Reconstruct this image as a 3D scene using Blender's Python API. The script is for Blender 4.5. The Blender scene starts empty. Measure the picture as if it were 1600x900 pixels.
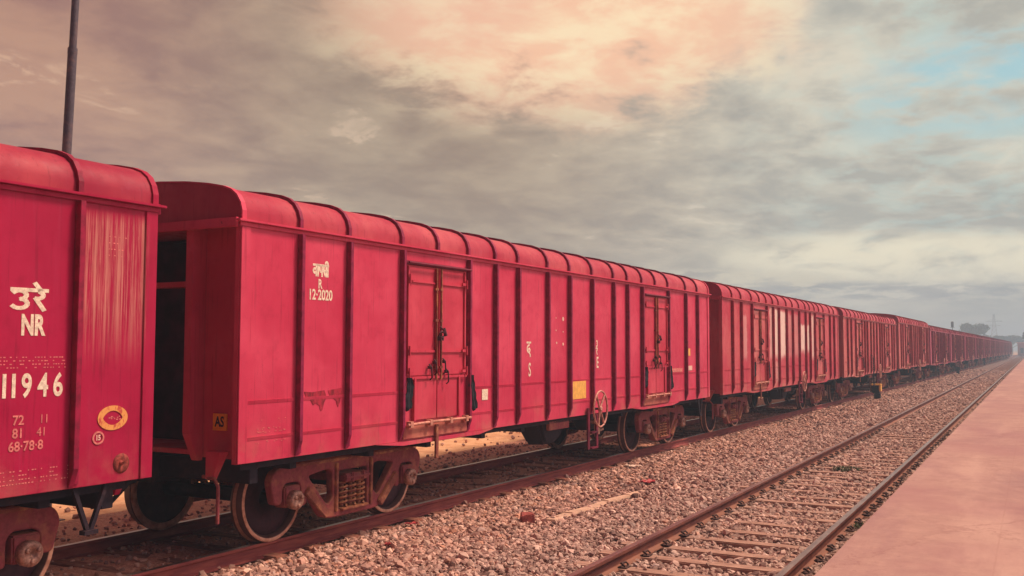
import bpy, bmesh, math, random
import numpy as np
from mathutils import Vector, Matrix, noise
R = math.radians
random.seed(7); rng = np.random.default_rng(7)
SC = bpy.context.scene
COL = SC.collection

# ------------------------------------------------------------------ camera
CH = 2.15402
YAW, PITCH, ROLL = .49214, .06113, .00224
cam_d = bpy.data.cameras.new('camera'); cam = bpy.data.objects.new('camera', cam_d); COL.objects.link(cam)
F = Vector((-math.sin(YAW)*math.cos(PITCH), math.cos(YAW)*math.cos(PITCH), math.sin(PITCH)))
RT = Vector((math.cos(YAW), math.sin(YAW), 0)); UP = RT.cross(F)
r2 = RT*math.cos(ROLL)+UP*math.sin(ROLL); u2 = -RT*math.sin(ROLL)+UP*math.cos(ROLL)
M = Matrix((r2, u2, -F)).transposed().to_4x4(); M.translation = (0, 0, CH)
cam.matrix_world = M
cam_d.sensor_width = 36; cam_d.lens = 36*1517.54/1600; cam_d.clip_end = 9000; cam_d.clip_start = .05
SC.camera = cam

# ------------------------------------------------------------------ light and exposure
SUN_EL, SUN_AZ = R(56), R(52)          # azimuth measured from +Y towards +X
sd = Vector((math.sin(SUN_AZ)*math.cos(SUN_EL), math.cos(SUN_AZ)*math.cos(SUN_EL), math.sin(SUN_EL)))
sun_d = bpy.data.lights.new('sun', 'SUN'); sun_d.energy = 2.0; sun_d.angle = R(12); sun_d.color = (1, .74, .55)
sun = bpy.data.objects.new('sun', sun_d); COL.objects.link(sun)
sun.rotation_euler = sd.to_track_quat('Z', 'Y').to_euler(); sun.location = (20, 20, 30)
SC.view_settings.view_transform = 'Standard'; SC.view_settings.look = 'None'
SC.view_settings.gamma = 1; SC.view_settings.exposure = 1.12
SC.cycles.use_denoising = True
SC.cycles.max_bounces = 6; SC.cycles.volume_bounces = 1
SC.cycles.volume_step_rate = 4

def srgb(r, g, b):
    f = lambda c: (c/255/12.92 if c/255 <= .04045 else ((c/255+.055)/1.055)**2.4)
    return (f(r), f(g), f(b), 1)

class N:
    """tiny node helper"""
    def __init__(s, tree): s.t = tree; s.n = tree.nodes; s.l = tree.links
    def new(s, kind, **kw):
        n = s.n.new(kind)
        for k, v in kw.items(): setattr(n, k, v)
        return n
    def put(s, sock, v):
        if v is None: return
        if hasattr(v, 'is_output'): s.l.new(v, sock)
        else:
            if sock.type == 'RGBA' and isinstance(v, (int, float)): v = (v, v, v, 1)
            if sock.type == 'RGBA' and len(v) == 3: v = (*v, 1)
            sock.default_value = v
    def math(s, op, a, b=None, c=None, clamp=False):
        n = s.new('ShaderNodeMath', operation=op, use_clamp=clamp)
        s.put(n.inputs[0], a); s.put(n.inputs[1], b); s.put(n.inputs[2], c); return n.outputs[0]
    def vmath(s, op, a, b=None, sc=None):
        n = s.new('ShaderNodeVectorMath', operation=op)
        s.put(n.inputs[0], a); s.put(n.inputs[1], b)
        if sc is not None: s.put(n.inputs['Scale'], sc)
        return n.outputs['Value'] if op in ('DOT_PRODUCT', 'LENGTH', 'DISTANCE') else n.outputs[0]
    def mix(s, fac, a, b, mode='MIX'):
        n = s.new('ShaderNodeMix', data_type='RGBA', blend_type=mode)
        s.put(n.inputs[0], fac); s.put(n.inputs[6], a); s.put(n.inputs[7], b); return n.outputs[2]
    def noise(s, vec, scale, detail=4, rough=.55, dist=0, ntype=None):
        n = s.new('ShaderNodeTexNoise'); n.inputs['Scale'].default_value = scale
        n.inputs['Detail'].default_value = detail; n.inputs['Roughness'].default_value = rough
        n.inputs['Distortion'].default_value = dist
        if vec is not None: s.l.new(vec, n.inputs['Vector'])
        return n.outputs['Fac']
    def voro(s, vec, scale, feat='F1', out='Distance'):
        n = s.new('ShaderNodeTexVoronoi', feature=feat); n.inputs['Scale'].default_value = scale
        s.l.new(vec, n.inputs['Vector']); return n.outputs[out]
    def ramp(s, fac, a, b, lo=0., hi=1.):
        n = s.new('ShaderNodeMapRange', interpolation_type='SMOOTHSTEP')
        s.put(n.inputs[0], fac); n.inputs[1].default_value = a; n.inputs[2].default_value = b
        n.inputs[3].default_value = lo; n.inputs[4].default_value = hi; return n.outputs[0]
    def map(s, vec, scale=(1, 1, 1), loc=(0, 0, 0), rot=(0, 0, 0)):
        n = s.new('ShaderNodeMapping'); n.inputs['Scale'].default_value = scale
        n.inputs['Location'].default_value = loc; n.inputs['Rotation'].default_value = rot
        s.l.new(vec, n.inputs['Vector']); return n.outputs[0]
    def coord(s, which='Object'): return s.new('ShaderNodeTexCoord').outputs[which]
    def sep(s, v):
        n = s.new('ShaderNodeSeparateXYZ'); s.l.new(v, n.inputs[0]); return n.outputs
    def comb(s, x, y, z):
        n = s.new('ShaderNodeCombineXYZ'); s.put(n.inputs[0], x); s.put(n.inputs[1], y); s.put(n.inputs[2], z); return n.outputs[0]
    def bump(s, h, strength, dist):
        n = s.new('ShaderNodeBump'); n.inputs['Strength'].default_value = strength
        n.inputs['Distance'].default_value = dist; s.l.new(h, n.inputs['Height']); return n.outputs[0]

# ------------------------------------------------------------------ world: Nishita sky behind broken cloud
world = bpy.data.worlds.new('World'); SC.world = world; world.use_nodes = True
w = N(world.node_tree); w.n.clear()
WS = .10
sky = w.new('ShaderNodeTexSky', sky_type='NISHITA', sun_disc=False, sun_elevation=SUN_EL, sun_rotation=SUN_AZ)
sky.dust_density = 2.5
d = w.coord('Generated'); sx, sy, sz = w.sep(d)
zc = w.math('MAXIMUM', sz, 0.0)
pz = w.math('ADD', zc, .16)
p = w.comb(w.math('DIVIDE', sx, pz), w.math('DIVIDE', sy, pz), 0.0)
lat = w.vmath('DOT_PRODUCT', d, tuple(RT))          # -left .. +right
az = w.math('MULTIPLY', w.math('ARCTAN2', sx, sy), 57.2958)
el = w.math('MULTIPLY', w.math('ARCSINE', sz), 57.2958)
def blob(a0, e0, ra, re, tilt=0., soft=1.):      # soft elliptical region of sky: azimuth, elevation, radii in degrees
    da = w.math('SUBTRACT', az, a0); de = w.math('SUBTRACT', w.math('SUBTRACT', el, e0), w.math('MULTIPLY', da, tilt))
    q = w.math('ADD', w.math('POWER', w.math('ABSOLUTE', w.math('DIVIDE', da, ra)), 2), w.math('POWER', w.math('ABSOLUTE', w.math('DIVIDE', de, re)), 2))
    return w.ramp(q, 1.0+soft*.6, 0.1)
def field(vec):
    wv = w.map(vec, (1.0, .70, 1), (3, 1, 0), (0, 0, .3))
    wob = w.vmath('SCALE', w.comb(w.math('SUBTRACT', w.noise(wv, 1.6, 3, .5), .5), w.math('SUBTRACT', w.noise(w.map(wv, (1, 1, 1), (7, 2, 0)), 1.6, 3, .5), .5), 0.0), None, .5)
    wv = w.vmath('ADD', wv, wob)
    return w.noise(wv, 2.9, 10, .60, .0)
n1 = field(p)
n1s = field(w.vmath('ADD', p, (.020, -.050, 0)))       # the same field a little nearer the light: lit and shaded flanks
n2 = w.noise(w.map(p, (1.7, 1.6, 1), (4.1, 2.2, 0)), 3.6, 9, .62, .25)
n3 = w.noise(w.map(p, (.6, .5, 1), (9, 3, 0)), 1.6, 4, .5)
nn = w.math('ADD', w.math('MULTIPLY', n1, .6), w.math('MULTIPLY', n2, .4))
relief = w.math('MULTIPLY', w.math('SUBTRACT', n1s, n1), 3.2)
dens = w.math('ADD', w.ramp(w.math('ADD', nn, w.math('MULTIPLY', w.math('SUBTRACT', n3, .5), .35)), .38, .62), relief, clamp=True)
K = 1/(2*WS)                              # display -> radiance at exposure 1
def kc(r, g, b): c = srgb(r, g, b); return (c[0]*K, c[1]*K, c[2]*K, 1)
t_lr = w.ramp(lat, -.52, .40)
dark = w.mix(w.ramp(az, -56, -36), kc(150, 104, 95), kc(148, 124, 106))
dark = w.mix(w.ramp(az, -32, -8), dark, kc(174, 172, 162))
lite = w.mix(w.ramp(az, -56, -36), kc(184, 136, 112), kc(176, 153, 128))
lite = w.mix(w.ramp(az, -32, -6), lite, kc(220, 212, 192))
cloud = w.mix(dens, lite, dark)
# pale blue tint showing through thin cloud on the right
thin = w.math('MULTIPLY', w.math('MULTIPLY', w.ramp(az, -20, -3), w.ramp(n2, .54, .40)), w.ramp(el, 2, 7))
cloud = w.mix(w.math('MULTIPLY', thin, .35), cloud, kc(166, 200, 198))
# thin bright slits between cloud banks
slit = w.math('MULTIPLY', w.ramp(n1, .43, .36), w.ramp(n2, .52, .44))
cloud = w.mix(w.math('MULTIPLY', slit, .45), cloud, w.mix(t_lr, kc(230, 186, 150), kc(228, 218, 196)))
# warm sunlit opening, high and just right of centre, broken by darker cloud scraps
core = blob(-26, 22.5, 15, 8.5, 0., 1.5)
brk = w.ramp(w.math('ADD', w.math('SUBTRACT', nn, w.math('MULTIPLY', core, .24)), w.math('MULTIPLY', relief, .08)), .50, .37)
glow = w.math('MULTIPLY', blob(-24.5, 19.0, 13.5, 5.6, .0, 1.5), brk)
cloud = w.mix(w.math('MULTIPLY', glow, .95), cloud, w.mix(w.ramp(n2, .35, .6), kc(255, 226, 184), kc(250, 196, 160)))
cloud = w.mix(w.math('MULTIPLY', blob(-32, 20.5, 6, 3.5), .30), cloud, kc(226, 170, 148))
# clear blue-teal gap at the right
blue = w.math('MULTIPLY', blob(.5, 14.6, 9.5, 3.2, .15), w.ramp(nn, .60, .42))
skyc = w.mix(.8, w.vmath('SCALE', sky.outputs[0], None, 1.0), kc(128, 190, 196))
cloud = w.mix(w.math('MULTIPLY', blue, .75), cloud, skyc)
cream = w.math('MULTIPLY', blob(-5.5, 4.9, 11, 1.45, -.03), w.ramp(n1, .70, .46))
cloud = w.mix(w.math('MULTIPLY', cream, .95), cloud, kc(250, 238, 206))
cream2 = w.math('MULTIPLY', blob(-15, 3.9, 6, .6, -.02), w.ramp(n2, .60, .44))
cloud = w.mix(w.math('MULTIPLY', cream2, .8), cloud, kc(222, 210, 182))
band = w.math('MULTIPLY', blob(-7, 3.1, 11, .55, -.02), w.ramp(n2, .40, .56))
cloud = w.mix(w.math('MULTIPLY', band, .6), cloud, kc(136, 140, 146))
hz = w.ramp(el, 2.6, .9)
cloud = w.mix(w.math('MULTIPLY', hz, .8), cloud, w.mix(t_lr, kc(178, 148, 126), kc(166, 168, 154)))
# unseen sky shaped for light: brighter right for wagon sides, darker behind for ends
rx = w.math('MULTIPLY', w.ramp(sx, .12, .6), w.ramp(sy, -.5, .1))
brt = kc(250, 216, 204); brt = tuple(q*1.7 for q in brt[:3])+(1,)
cloud = w.mix(rx, cloud, w.mix(.85, sky.outputs[0], brt))
back = w.ramp(sy, .15, -.45)
cloud = w.mix(back, cloud, kc(66, 40, 72))
gnd = w.ramp(sz, -.01, -.06)
cloud = w.mix(gnd, cloud, kc(96, 70, 70))
bg = w.new('ShaderNodeBackground'); w.l.new(cloud, bg.inputs[0]); bg.inputs[1].default_value = WS
wo = w.new('ShaderNodeOutputWorld'); w.l.new(bg.outputs[0], wo.inputs[0])

# ------------------------------------------------------------------ materials
def mat(name, build):
    m = bpy.data.materials.new(name); m.use_nodes = True
    k = N(m.node_tree); b = m.node_tree.nodes['Principled BSDF']
    build(k, b); return m
def setp(k, b, col=None, rough=None, metal=None, normal=None, spec=None):
    k.put(b.inputs['Base Color'], col) if col is not None else 0
    if rough is not None: k.put(b.inputs['Roughness'], rough)
    if metal is not None: k.put(b.inputs['Metallic'], metal)
    if normal is not None: k.l.new(normal, b.inputs['Normal'])
    if spec is not None: b.inputs['Specular IOR Level'].default_value = spec

def paint(name, base, dull, seed=0., streak=None, dust=.5, wear=.5, patches=()):
    def f(k, b):
        c = k.coord('Object'); cs = k.vmath('ADD', c, (seed*3.1, seed*7.7, seed*1.3))
        x, y, z = k.sep(c)
        big = k.noise(cs, .9, 4, .6); mid = k.noise(cs, 5, 6, .65)
        col = k.mix(k.ramp(big, .35, .7), base, dull)
        col = k.mix(k.math('MULTIPLY', k.ramp(mid, .5, .78), .35), col, [q*.62 for q in base[:3]]+[1])
        # rain streaks, stretched vertically
        st = k.noise(k.map(cs, (9, 9, .55)), 1.6, 5, .7)
        col = k.mix(k.math('MULTIPLY', k.ramp(st, .54, .74), .30*wear+.08), col, (base[0]*1.08, base[1]+.035, base[2]+.06, 1))
        st2 = k.noise(k.map(cs, (16, 16, .8), (5, 5, 5)), 1.7, 4, .6)
        col = k.mix(k.math('MULTIPLY', k.ramp(st2, .56, .7), .45), col, [q*.6 for q in base[:3]]+[1])
        # small rust chips
        chip = k.math('MULTIPLY', k.ramp(k.noise(cs, 9, 8, .75), .655, .70), k.ramp(k.noise(cs, 1.3, 2), .45, .6))
        col = k.mix(k.math('MULTIPLY', chip, .75), col, (.10, .02, .02, 1))
        if streak:
            y0, y1, z0, z1 = streak
            m_ = k.math('MULTIPLY', k.ramp(y, y0, y0+.14), k.ramp(y, y1, y1-.06))
            m_ = k.math('MULTIPLY', m_, k.math('MULTIPLY', k.ramp(z, z0, z0+.7), k.ramp(z, z1+.02, z1-.12)))
            sw = k.noise(k.map(c, (30, 26, .5)), 1.1, 6, .72)
            sw2 = k.noise(k.map(c, (70, 70, 1.6)), 1.1, 5, .75)
            m_ = k.math('MULTIPLY', m_, k.math('MAXIMUM', k.ramp(sw, .44, .62), k.math('MULTIPLY', k.ramp(sw2, .5, .62), .8)))
            col = k.mix(k.math('MULTIPLY', m_, .8), col, (.60, .24, .20, 1))
        for (y0, y1, z0, z1, am) in patches:      # ragged pale patches: faded whitewash, and dust bands painting lit rib edges
            nd = k.math('MULTIPLY', k.math('SUBTRACT', k.noise(c, 4.5, 6, .7), .5), .35)
            ya = k.math('ADD', y, nd); za = k.math('ADD', z, nd)
            pm_ = k.math('MULTIPLY', k.math('MULTIPLY', k.ramp(ya, y0-.03, y0+.04), k.ramp(ya, y1+.03, y1-.04)), k.math('MULTIPLY', k.ramp(za, z0-.12, z0+.12), k.ramp(za, z1+.05, z1-.05)))
            col = k.mix(k.math('MULTIPLY', k.math('MULTIPLY', pm_, am), k.ramp(k.noise(k.map(c, (3, 3, .8), (1, 2, 3)), 3, 6, .7), .30, .50, .55, 1.)), col, (.84, .62, .56, 1))
        # road dust near the bottom edge
        dm = k.math('MULTIPLY', k.ramp(z, 1.55, .95), k.ramp(k.noise(cs, 2.2, 5, .65), .42, .68))
        col = k.mix(k.math('MULTIPLY', dm, dust), col, (.50, .24, .16, 1))
        dent = k.noise(k.map(cs, (1, 1, .8)), 1.7, 2, .5)
        fine = k.noise(cs, 60, 3, .6)
        h = k.math('ADD', k.math('MULTIPLY', dent, .04), k.math('MULTIPLY', fine, .0012))
        setp(k, b, col, k.ramp(mid, .3, .8, .45, .7), 0, k.bump(h, .8, 1.0), .22)
    return mat(name, f)

CR = (.52, .010, .040, 1)
P_W1 = paint('crimson_paint', (.42, .001, .045, 1), (.48, .003, .055, 1), 1, (4.0, 99, .0, 3.3), .25)
P_W1b = paint('crimson_scuffed_paint', (.37, .001, .046, 1), (.43, .004, .058, 1), 1, (14.28, 15.04, 1.9, 3.3), .25)
P_W2 = paint('faded_crimson_paint', (.56, .028, .085, 1), (.67, .062, .13, 1), 2, None, .35)
P_W3 = paint('dusty_crimson_paint', (.50, .035, .075, 1), (.60, .11, .13, 1), 3, None, .6, 1.2, [(4.7, 5.02, 1.9, 3.3, .55), (5.08, 6.6, 1.9, 3.25, 1.), (8.45, 9.98, 2.05, 2.9, 1.), (10.1, 10.7, 1.8, 3.25, .75), (6.7, 8.4, 1.9, 3.2, .25), (1.8, 2.3, 1.9, 3.0, .35), (4.9, 5.7, 1.15, 1.75, .35)])
P_W4 = paint('worn_red_paint', (.46, .045, .070, 1), (.60, .16, .15, 1), 4, None, .8, 1.5, [(1.0, 1.25, 1.0, 3.3, .45), (1.75, 2.0, 1.0, 3.3, .4), (4.35, 4.6, 1.0, 3.3, .6), (5.75, 6.0, 1.0, 3.3, .5), (7.6, 7.85, 1.0, 3.3, .5), (8.5, 8.8, 1.0, 3.3, .45), (10.1, 10.3, 1.0, 3.3, .6), (12.35, 12.6, 1.0, 3.3, .5), (13.5, 13.8, 1.0, 3.3, .5)])  # pale dust bands beside ribs, their lit edges put into the colour
P_W5 = paint('maroon_paint', (.44, .035, .11, 1), (.60, .12, .20, 1), 5, None, .5, 1.)
P_RF = paint('dull_roof_paint', (.40, .018, .055, 1), (.52, .08, .105, 1), 11, None, 0, 1.3)  # roof red, darker and duller than the sides
P_RF1 = paint('dark_roof_paint', (.30, .004, .038, 1), (.46, .05, .075, 1), 12, None, 0, 1.3)
P_DR = paint('door_crimson_paint', (.52, .028, .070, 1), (.63, .062, .11, 1), 8, None, .45, .8)
P_DD = paint('dusty_door_paint', (.52, .06, .085, 1), (.62, .18, .17, 1), 9, None, .8, 1.5)
P_W6 = paint('dull_crimson_paint', (.46, .032, .10, 1), (.58, .11, .17, 1), 6, None, .5, 1.)

def simple(name, col, rough=.6, metal=0, var=.25, scale=6., bumpd=.004, second=None):
    def f(k, b):
        c = k.coord('Object'); n = k.noise(c, scale, 6, .65)
        lo = tuple(q*(1-var) for q in col[:3])+(1,); hi = second or tuple(min(1, q*(1+var)) for q in col[:3])+(1,)
        setp(k, b, k.mix(k.ramp(n, .35, .68), lo, hi), rough, metal, k.bump(k.noise(c, scale*8, 4, .6), .6, bumpd), .3)
    return mat(name, f)
def rusty(name, base, dust, amt=.5, rough=.75, metal=.0):
    def f(k, b):
        c = k.coord('Object'); n = k.noise(c, 4, 7, .68); n2 = k.noise(c, 22, 5, .7)
        g = k.new('ShaderNodeNewGeometry'); nx, ny, nz = k.sep(g.outputs['Normal'])
        col = k.mix(k.ramp(n2, .3, .7), [q*.65 for q in base[:3]]+[1], base)
        m_ = k.math('MULTIPLY', k.ramp(k.math('ADD', n, k.math('MULTIPLY', nz, .18)), .46, .66), amt)
        col = k.mix(m_, col, dust)
        setp(k, b, col, rough, metal, k.bump(n2, .5, .004), .3)
    return mat(name, f)
M_BOGIE = rusty('rusty_cast_steel', (.33, .060, .075, 1), (.46, .17, .09, 1), .65)
M_WHEEL = rusty('wheel_web_steel', (.06, .014, .028, 1), (.12, .035, .04, 1), .4, .7)
def f_tread(k, b):
    g = k.new('ShaderNodeNewGeometry'); c = k.coord('Object'); n = k.noise(c, 12, 5, .65)
    nx, ny, nz = k.sep(g.outputs['True Normal']); face = k.ramp(k.math('ABSOLUTE', nx), .55, .8)
    light = k.mix(k.ramp(n, .3, .7), (.48, .22, .15, 1), (.78, .44, .31, 1)); dark_ = k.mix(n, (.05, .018, .02, 1), (.16, .07, .06, 1))
    setp(k, b, k.mix(face, dark_, light), .5, .1, None, .3)
M_TREAD = mat('worn_wheel_rim', f_tread)
M_UNDER = rusty('underframe_steel', (.020, .010, .022, 1), (.07, .030, .035, 1), .5)
M_BEAR = simple('bearing_cap_steel', (.42, .22, .17), .5, .3, .35, 30, .002)
M_SPRING = rusty('spring_steel', (.30, .08, .06, 1), (.62, .27, .12, 1), .8)
M_RIB = None
M_DARK = simple('dark_grease_steel', (.02, .014, .02), .5, .2)
M_LOCK = simple('greasy_lock_iron', (.075, .018, .03), .55, .2)
M_CLOTH = simple('black_cloth', (.018, .02, .03), .9)
M_CREAM = simple('cream_lettering_paint', (.88, .70, .55), .6, 0, .22, 40, .0005)
M_FAINT = simple('worn_lettering_paint', (.70, .20, .19), .7, 0, .25, 30, .0005)
M_YELLOW = simple('yellow_paint', (.86, .46, .10), .55, 0, .12, 14, .0005)
def worn(name, a, b_, scale=22, lo=.50, hi=.62):
    def f(k, b):
        c = k.coord('Object'); n = k.noise(k.map(c, (1, 1, .45)), scale, 7, .72)
        setp(k, b, k.mix(k.ramp(n, lo, hi), a, b_), .7, 0, None, .2)
    return mat(name, f)
M_YELW = worn('worn_yellow_paint', (.80, .36, .11, 1), (.55, .08, .06, 1))
M_ORANGE = simple('orange_yellow_plate', (.88, .34, .03), .5, 0, .1, 14, .0005)
M_PALE = simple('pale_paint_patch', (.80, .52, .44), .7, 0, .2, 3, .0005)
M_DUSTY = simple('dusty_sill_plate', (.50, .09, .085), .85, 0, .3, 3, .004, (.58, .20, .14, 1))
M_WEAR = simple('scuffed_door_edge', (.58, .24, .18), .6, 0, .3, 12, .002)
M_HAND = simple('worn_handwheel_paint', (.58, .26, .21), .5, .1, .3, 18, .001)
M_STAIN = worn('rust_stain', (.20, .016, .030, 1), (.44, .026, .060, 1), 12, .42, .62)
M_DENT = simple('rusty_cast_plate', (.28, .05, .04), .7, .1, .4, 25, .004)
M_GALV = rusty('painted_pole_steel', (.085, .07, .095, 1), (.22, .13, .12, 1), .5, .5)
M_BRASS = simple('weathered_metal', (.35, .17, .12), .45, .4)

def f_rail(k, b):
    g = k.new('ShaderNodeNewGeometry'); nx, ny, nz = k.sep(g.outputs['Normal'])
    c = k.coord('Object'); x, y, z = k.sep(c)
    n = k.noise(k.map(c, (6, .8, 6)), 3, 6, .65)
    side = k.mix(k.ramp(n, .35, .7), (.095, .025, .024, 1), (.20, .065, .045, 1))
    foot = k.ramp(z, -.105, -.14)
    side = k.mix(k.math('MULTIPLY', foot, .55), side, (.36, .16, .10, 1))
    top = k.math('MULTIPLY', k.ramp(nz, .6, .95), k.ramp(z, -.02, -.004))
    col = k.mix(top, side, k.mix(k.ramp(n, .3, .7), (.24, .15, .15, 1), (.42, .28, .25, 1)))
    setp(k, b, col, k.ramp(top, 0, 1, .75, .32), k.math('MULTIPLY', top, .7), None, .3)
M_RAIL = mat('rusty_rail_steel', f_rail)
def f_rail2(k, b):
    g = k.new('ShaderNodeNewGeometry'); nx, ny, nz = k.sep(g.outputs['Normal'])
    c = k.coord('Object'); x, y, z = k.sep(c); n = k.noise(k.map(c, (6, .8, 6)), 3, 6, .65)
    side = k.mix(k.ramp(n, .35, .7), (.20, .035, .040, 1), (.34, .085, .065, 1))
    top = k.math('MULTIPLY', k.ramp(nz, .6, .95), k.ramp(z, -.02, -.004))
    col = k.mix(top, side, (.40, .24, .20, 1))
    setp(k, b, col, k.ramp(top, 0, 1, .75, .30), k.math('MULTIPLY', top, .85), None, .3)
M_RAIL2 = mat('siding_rail_steel', f_rail2)

def f_sleeper(k, b):
    c = k.coord('Object'); n = k.noise(k.map(c, (2, 9, 9)), 2, 6, .7); n2 = k.noise(c, 3, 3, .6)
    col = k.mix(k.ramp(n, .35, .7), (.30, .16, .125, 1), (.52, .31, .24, 1))
    col = k.mix(k.math('MULTIPLY', k.ramp(n2, .5, .75), .5), col, (.18, .09, .07, 1))
    setp(k, b, col, .85, 0, k.bump(n, .5, .01), .25)
M_SLEEPER = mat('weathered_sleeper', f_sleeper)
def f_sl2(k, b):
    c = k.coord('Object'); n = k.noise(k.map(c, (2, 9, 9)), 2, 6, .7)
    setp(k, b, k.mix(k.ramp(n, .35, .7), (.20, .07, .05, 1), (.42, .18, .12, 1)), .9, 0, k.bump(n, .5, .012), .2)
M_SLEEPER2 = mat('dirty_sleeper', f_sl2)

def f_earth(k, b):
    c = k.coord('Object'); n = k.noise(c, .35, 8, .65); n2 = k.noise(c, 3.0, 7, .7); n3 = k.noise(c, 26, 4, .6)
    col = k.mix(k.ramp(n2, .3, .7), (.62, .30, .16, 1), (.82, .48, .28, 1))
    col = k.mix(k.math('MULTIPLY', k.ramp(n, .52, .68), .6), col, (.40, .17, .10, 1))
    col = k.mix(k.math('MULTIPLY', k.ramp(n3, .62, .74), .35), col, (.14, .06, .05, 1))
    setp(k, b, col, .95, 0, k.bump(k.math('ADD', n2, k.math('MULTIPLY', n3, .3)), .7, .06), .15)
M_EARTH = mat('sandy_orange_earth', f_earth)
def f_bed(k, b):
    # dusty fines with gravel, coarser pattern where the single stones are too small to build
    c = k.coord('Object'); x, y, z = k.sep(c)
    v = k.voro(c, 17, 'F1', 'Color'); vd = k.voro(c, 17)
    vx = k.sep(v)[0]; n = k.noise(c, .9, 6, .65); n3 = k.noise(c, 40, 4, .7)
    grey = k.mix(vx, (.09, .05, .055, 1), (.40, .26, .21, 1))
    dirt = k.mix(k.ramp(n3, .3, .7), (.48, .17, .12, 1), (.80, .42, .28, 1))  # siding dirt, lightened to put light under the wagons into its colour
    col = k.mix(k.math('MULTIPLY', k.ramp(vd, .35, .75), .6), grey, (.10, .05, .055, 1))
    under = k.ramp(x, -7.35, -7.9)
    col = k.mix(k.math('MULTIPLY', under, .85), col, dirt)
    col = k.mix(k.math('MULTIPLY', k.ramp(n, .55, .72), .35), col, (.42, .22, .15, 1))
    setp(k, b, col, .95, 0, k.bump(k.math('SUBTRACT', k.math('MULTIPLY', n3, .2), vd), .8, .03), .15)
M_BED = mat('dusty_ballast_bed', f_bed)
def f_stone(k, b):
    a = k.new('ShaderNodeAttribute'); a.attribute_name = 'tint'
    c = k.coord('Object'); n = k.noise(c, 60, 3, .6)
    col = k.mix(k.math('MULTIPLY', n, .5), a.outputs['Color'], (.45, .28, .22, 1))
    setp(k, b, col, .88, 0, None, .25)
M_STONE = mat('crushed_granite', f_stone)
def f_plat(k, b):
    c = k.coord('Object'); x, y, z = k.sep(c)
    n = k.noise(c, .7, 7, .62); n2 = k.noise(c, 5, 7, .7); n3 = k.noise(c, 75, 4, .7); n4 = k.noise(k.map(c, (1.5, .25, 1)), .9, 5, .6)
    col = k.mix(k.ramp(n2, .3, .7), (.38, .205, .182, 1), (.46, .265, .225, 1))
    col = k.mix(k.math('MULTIPLY', k.ramp(n, .42, .7), .65), col, (.35, .16, .165, 1))
    col = k.mix(k.math('MULTIPLY', k.ramp(n4, .5, .72), .55), col, (.58, .36, .30, 1))
    st = k.noise(k.map(c, (.9, .35, 1), (3, 9, 0)), 1.1, 8, .68, .4)
    col = k.mix(k.math('MULTIPLY', k.ramp(st, .47, .66), .45), col, (.26, .115, .135, 1))
    st2 = k.noise(k.map(c, (.5, .14, 1), (1, 5, 0)), 1.0, 6, .6, .3)
    col = k.mix(k.math('MULTIPLY', k.ramp(st2, .44, .66), .35), col, (.32, .15, .16, 1))
    sp_ = k.ramp(k.noise(c, 17, 5, .7), .62, .72)
    col = k.mix(k.math('MULTIPLY', sp_, .45), col, (.22, .10, .11, 1))
    dx_ = k.math('DIVIDE', k.math('SUBTRACT', x, .9), 1.5); dy_ = k.math('DIVIDE', k.math('SUBTRACT', y, 10.8), 1.3)
    bl = k.math('ADD', k.math('ADD', k.math('MULTIPLY', dx_, dx_), k.math('MULTIPLY', dy_, dy_)), k.math('MULTIPLY', k.math('SUBTRACT', st, .5), 4))
    col = k.mix(k.math('MULTIPLY', k.ramp(bl, 1.1, .2), .45), col, (.22, .10, .13, 1))
    # paving joints, faint
    fy = k.math('FRACT', k.math('DIVIDE', y, 1.22)); fx = k.math('FRACT', k.math('DIVIDE', k.math('ADD', x, 1.17), .92))
    j = k.math('MAXIMUM', k.math('LESS_THAN', fy, .010), k.math('LESS_THAN', fx, .012))
    col = k.mix(k.math('MULTIPLY', j, k.ramp(n2, .3, .7, .05, .30)), col, (.30, .12, .11, 1))
    gr = k.ramp(n3, .58, .7)
    col = k.mix(k.math('MULTIPLY', gr, .5), col, (.24, .10, .10, 1))
    crack = k.ramp(k.voro(k.vmath('ADD', c, k.comb(n2, n2, 0.0)), .55, 'DISTANCE_TO_EDGE'), .012, .0)
    col = k.mix(k.math('MULTIPLY', crack, .45), col, (.25, .10, .10, 1))
    setp(k, b, col, .8, 0, k.bump(k.math('ADD', n2, k.math('MULTIPLY', n3, .35)), .35, .012), .3)
M_PLAT = mat('pink_paved_platform', f_plat)
def f_wall(k, b):
    c = k.coord('Object'); n = k.noise(c, 2, 6, .7)
    setp(k, b, k.mix(k.ramp(n, .3, .7), (.10, .05, .05, 1), (.22, .12, .10, 1)), .9, 0, k.bump(n, .5, .02), .2)
M_PWALL = mat('stained_platform_wall', f_wall)
def leafmat(name, a, b_):
    def f(k, b):
        at = k.new('ShaderNodeNewGeometry'); r = at.outputs['Random Per Island']
        setp(k, b, k.mix(r, a, b_), .7, 0, None, .2)
    return mat(name, f)
M_LEAF = leafmat('dark_leaves', (.018, .045, .02, 1), (.07, .11, .045, 1))
M_WEED = leafmat('weed_leaves', (.05, .07, .03, 1), (.13, .13, .07, 1))
M_BARK = simple('tree_bark', (.10, .07, .05), .9)

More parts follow.
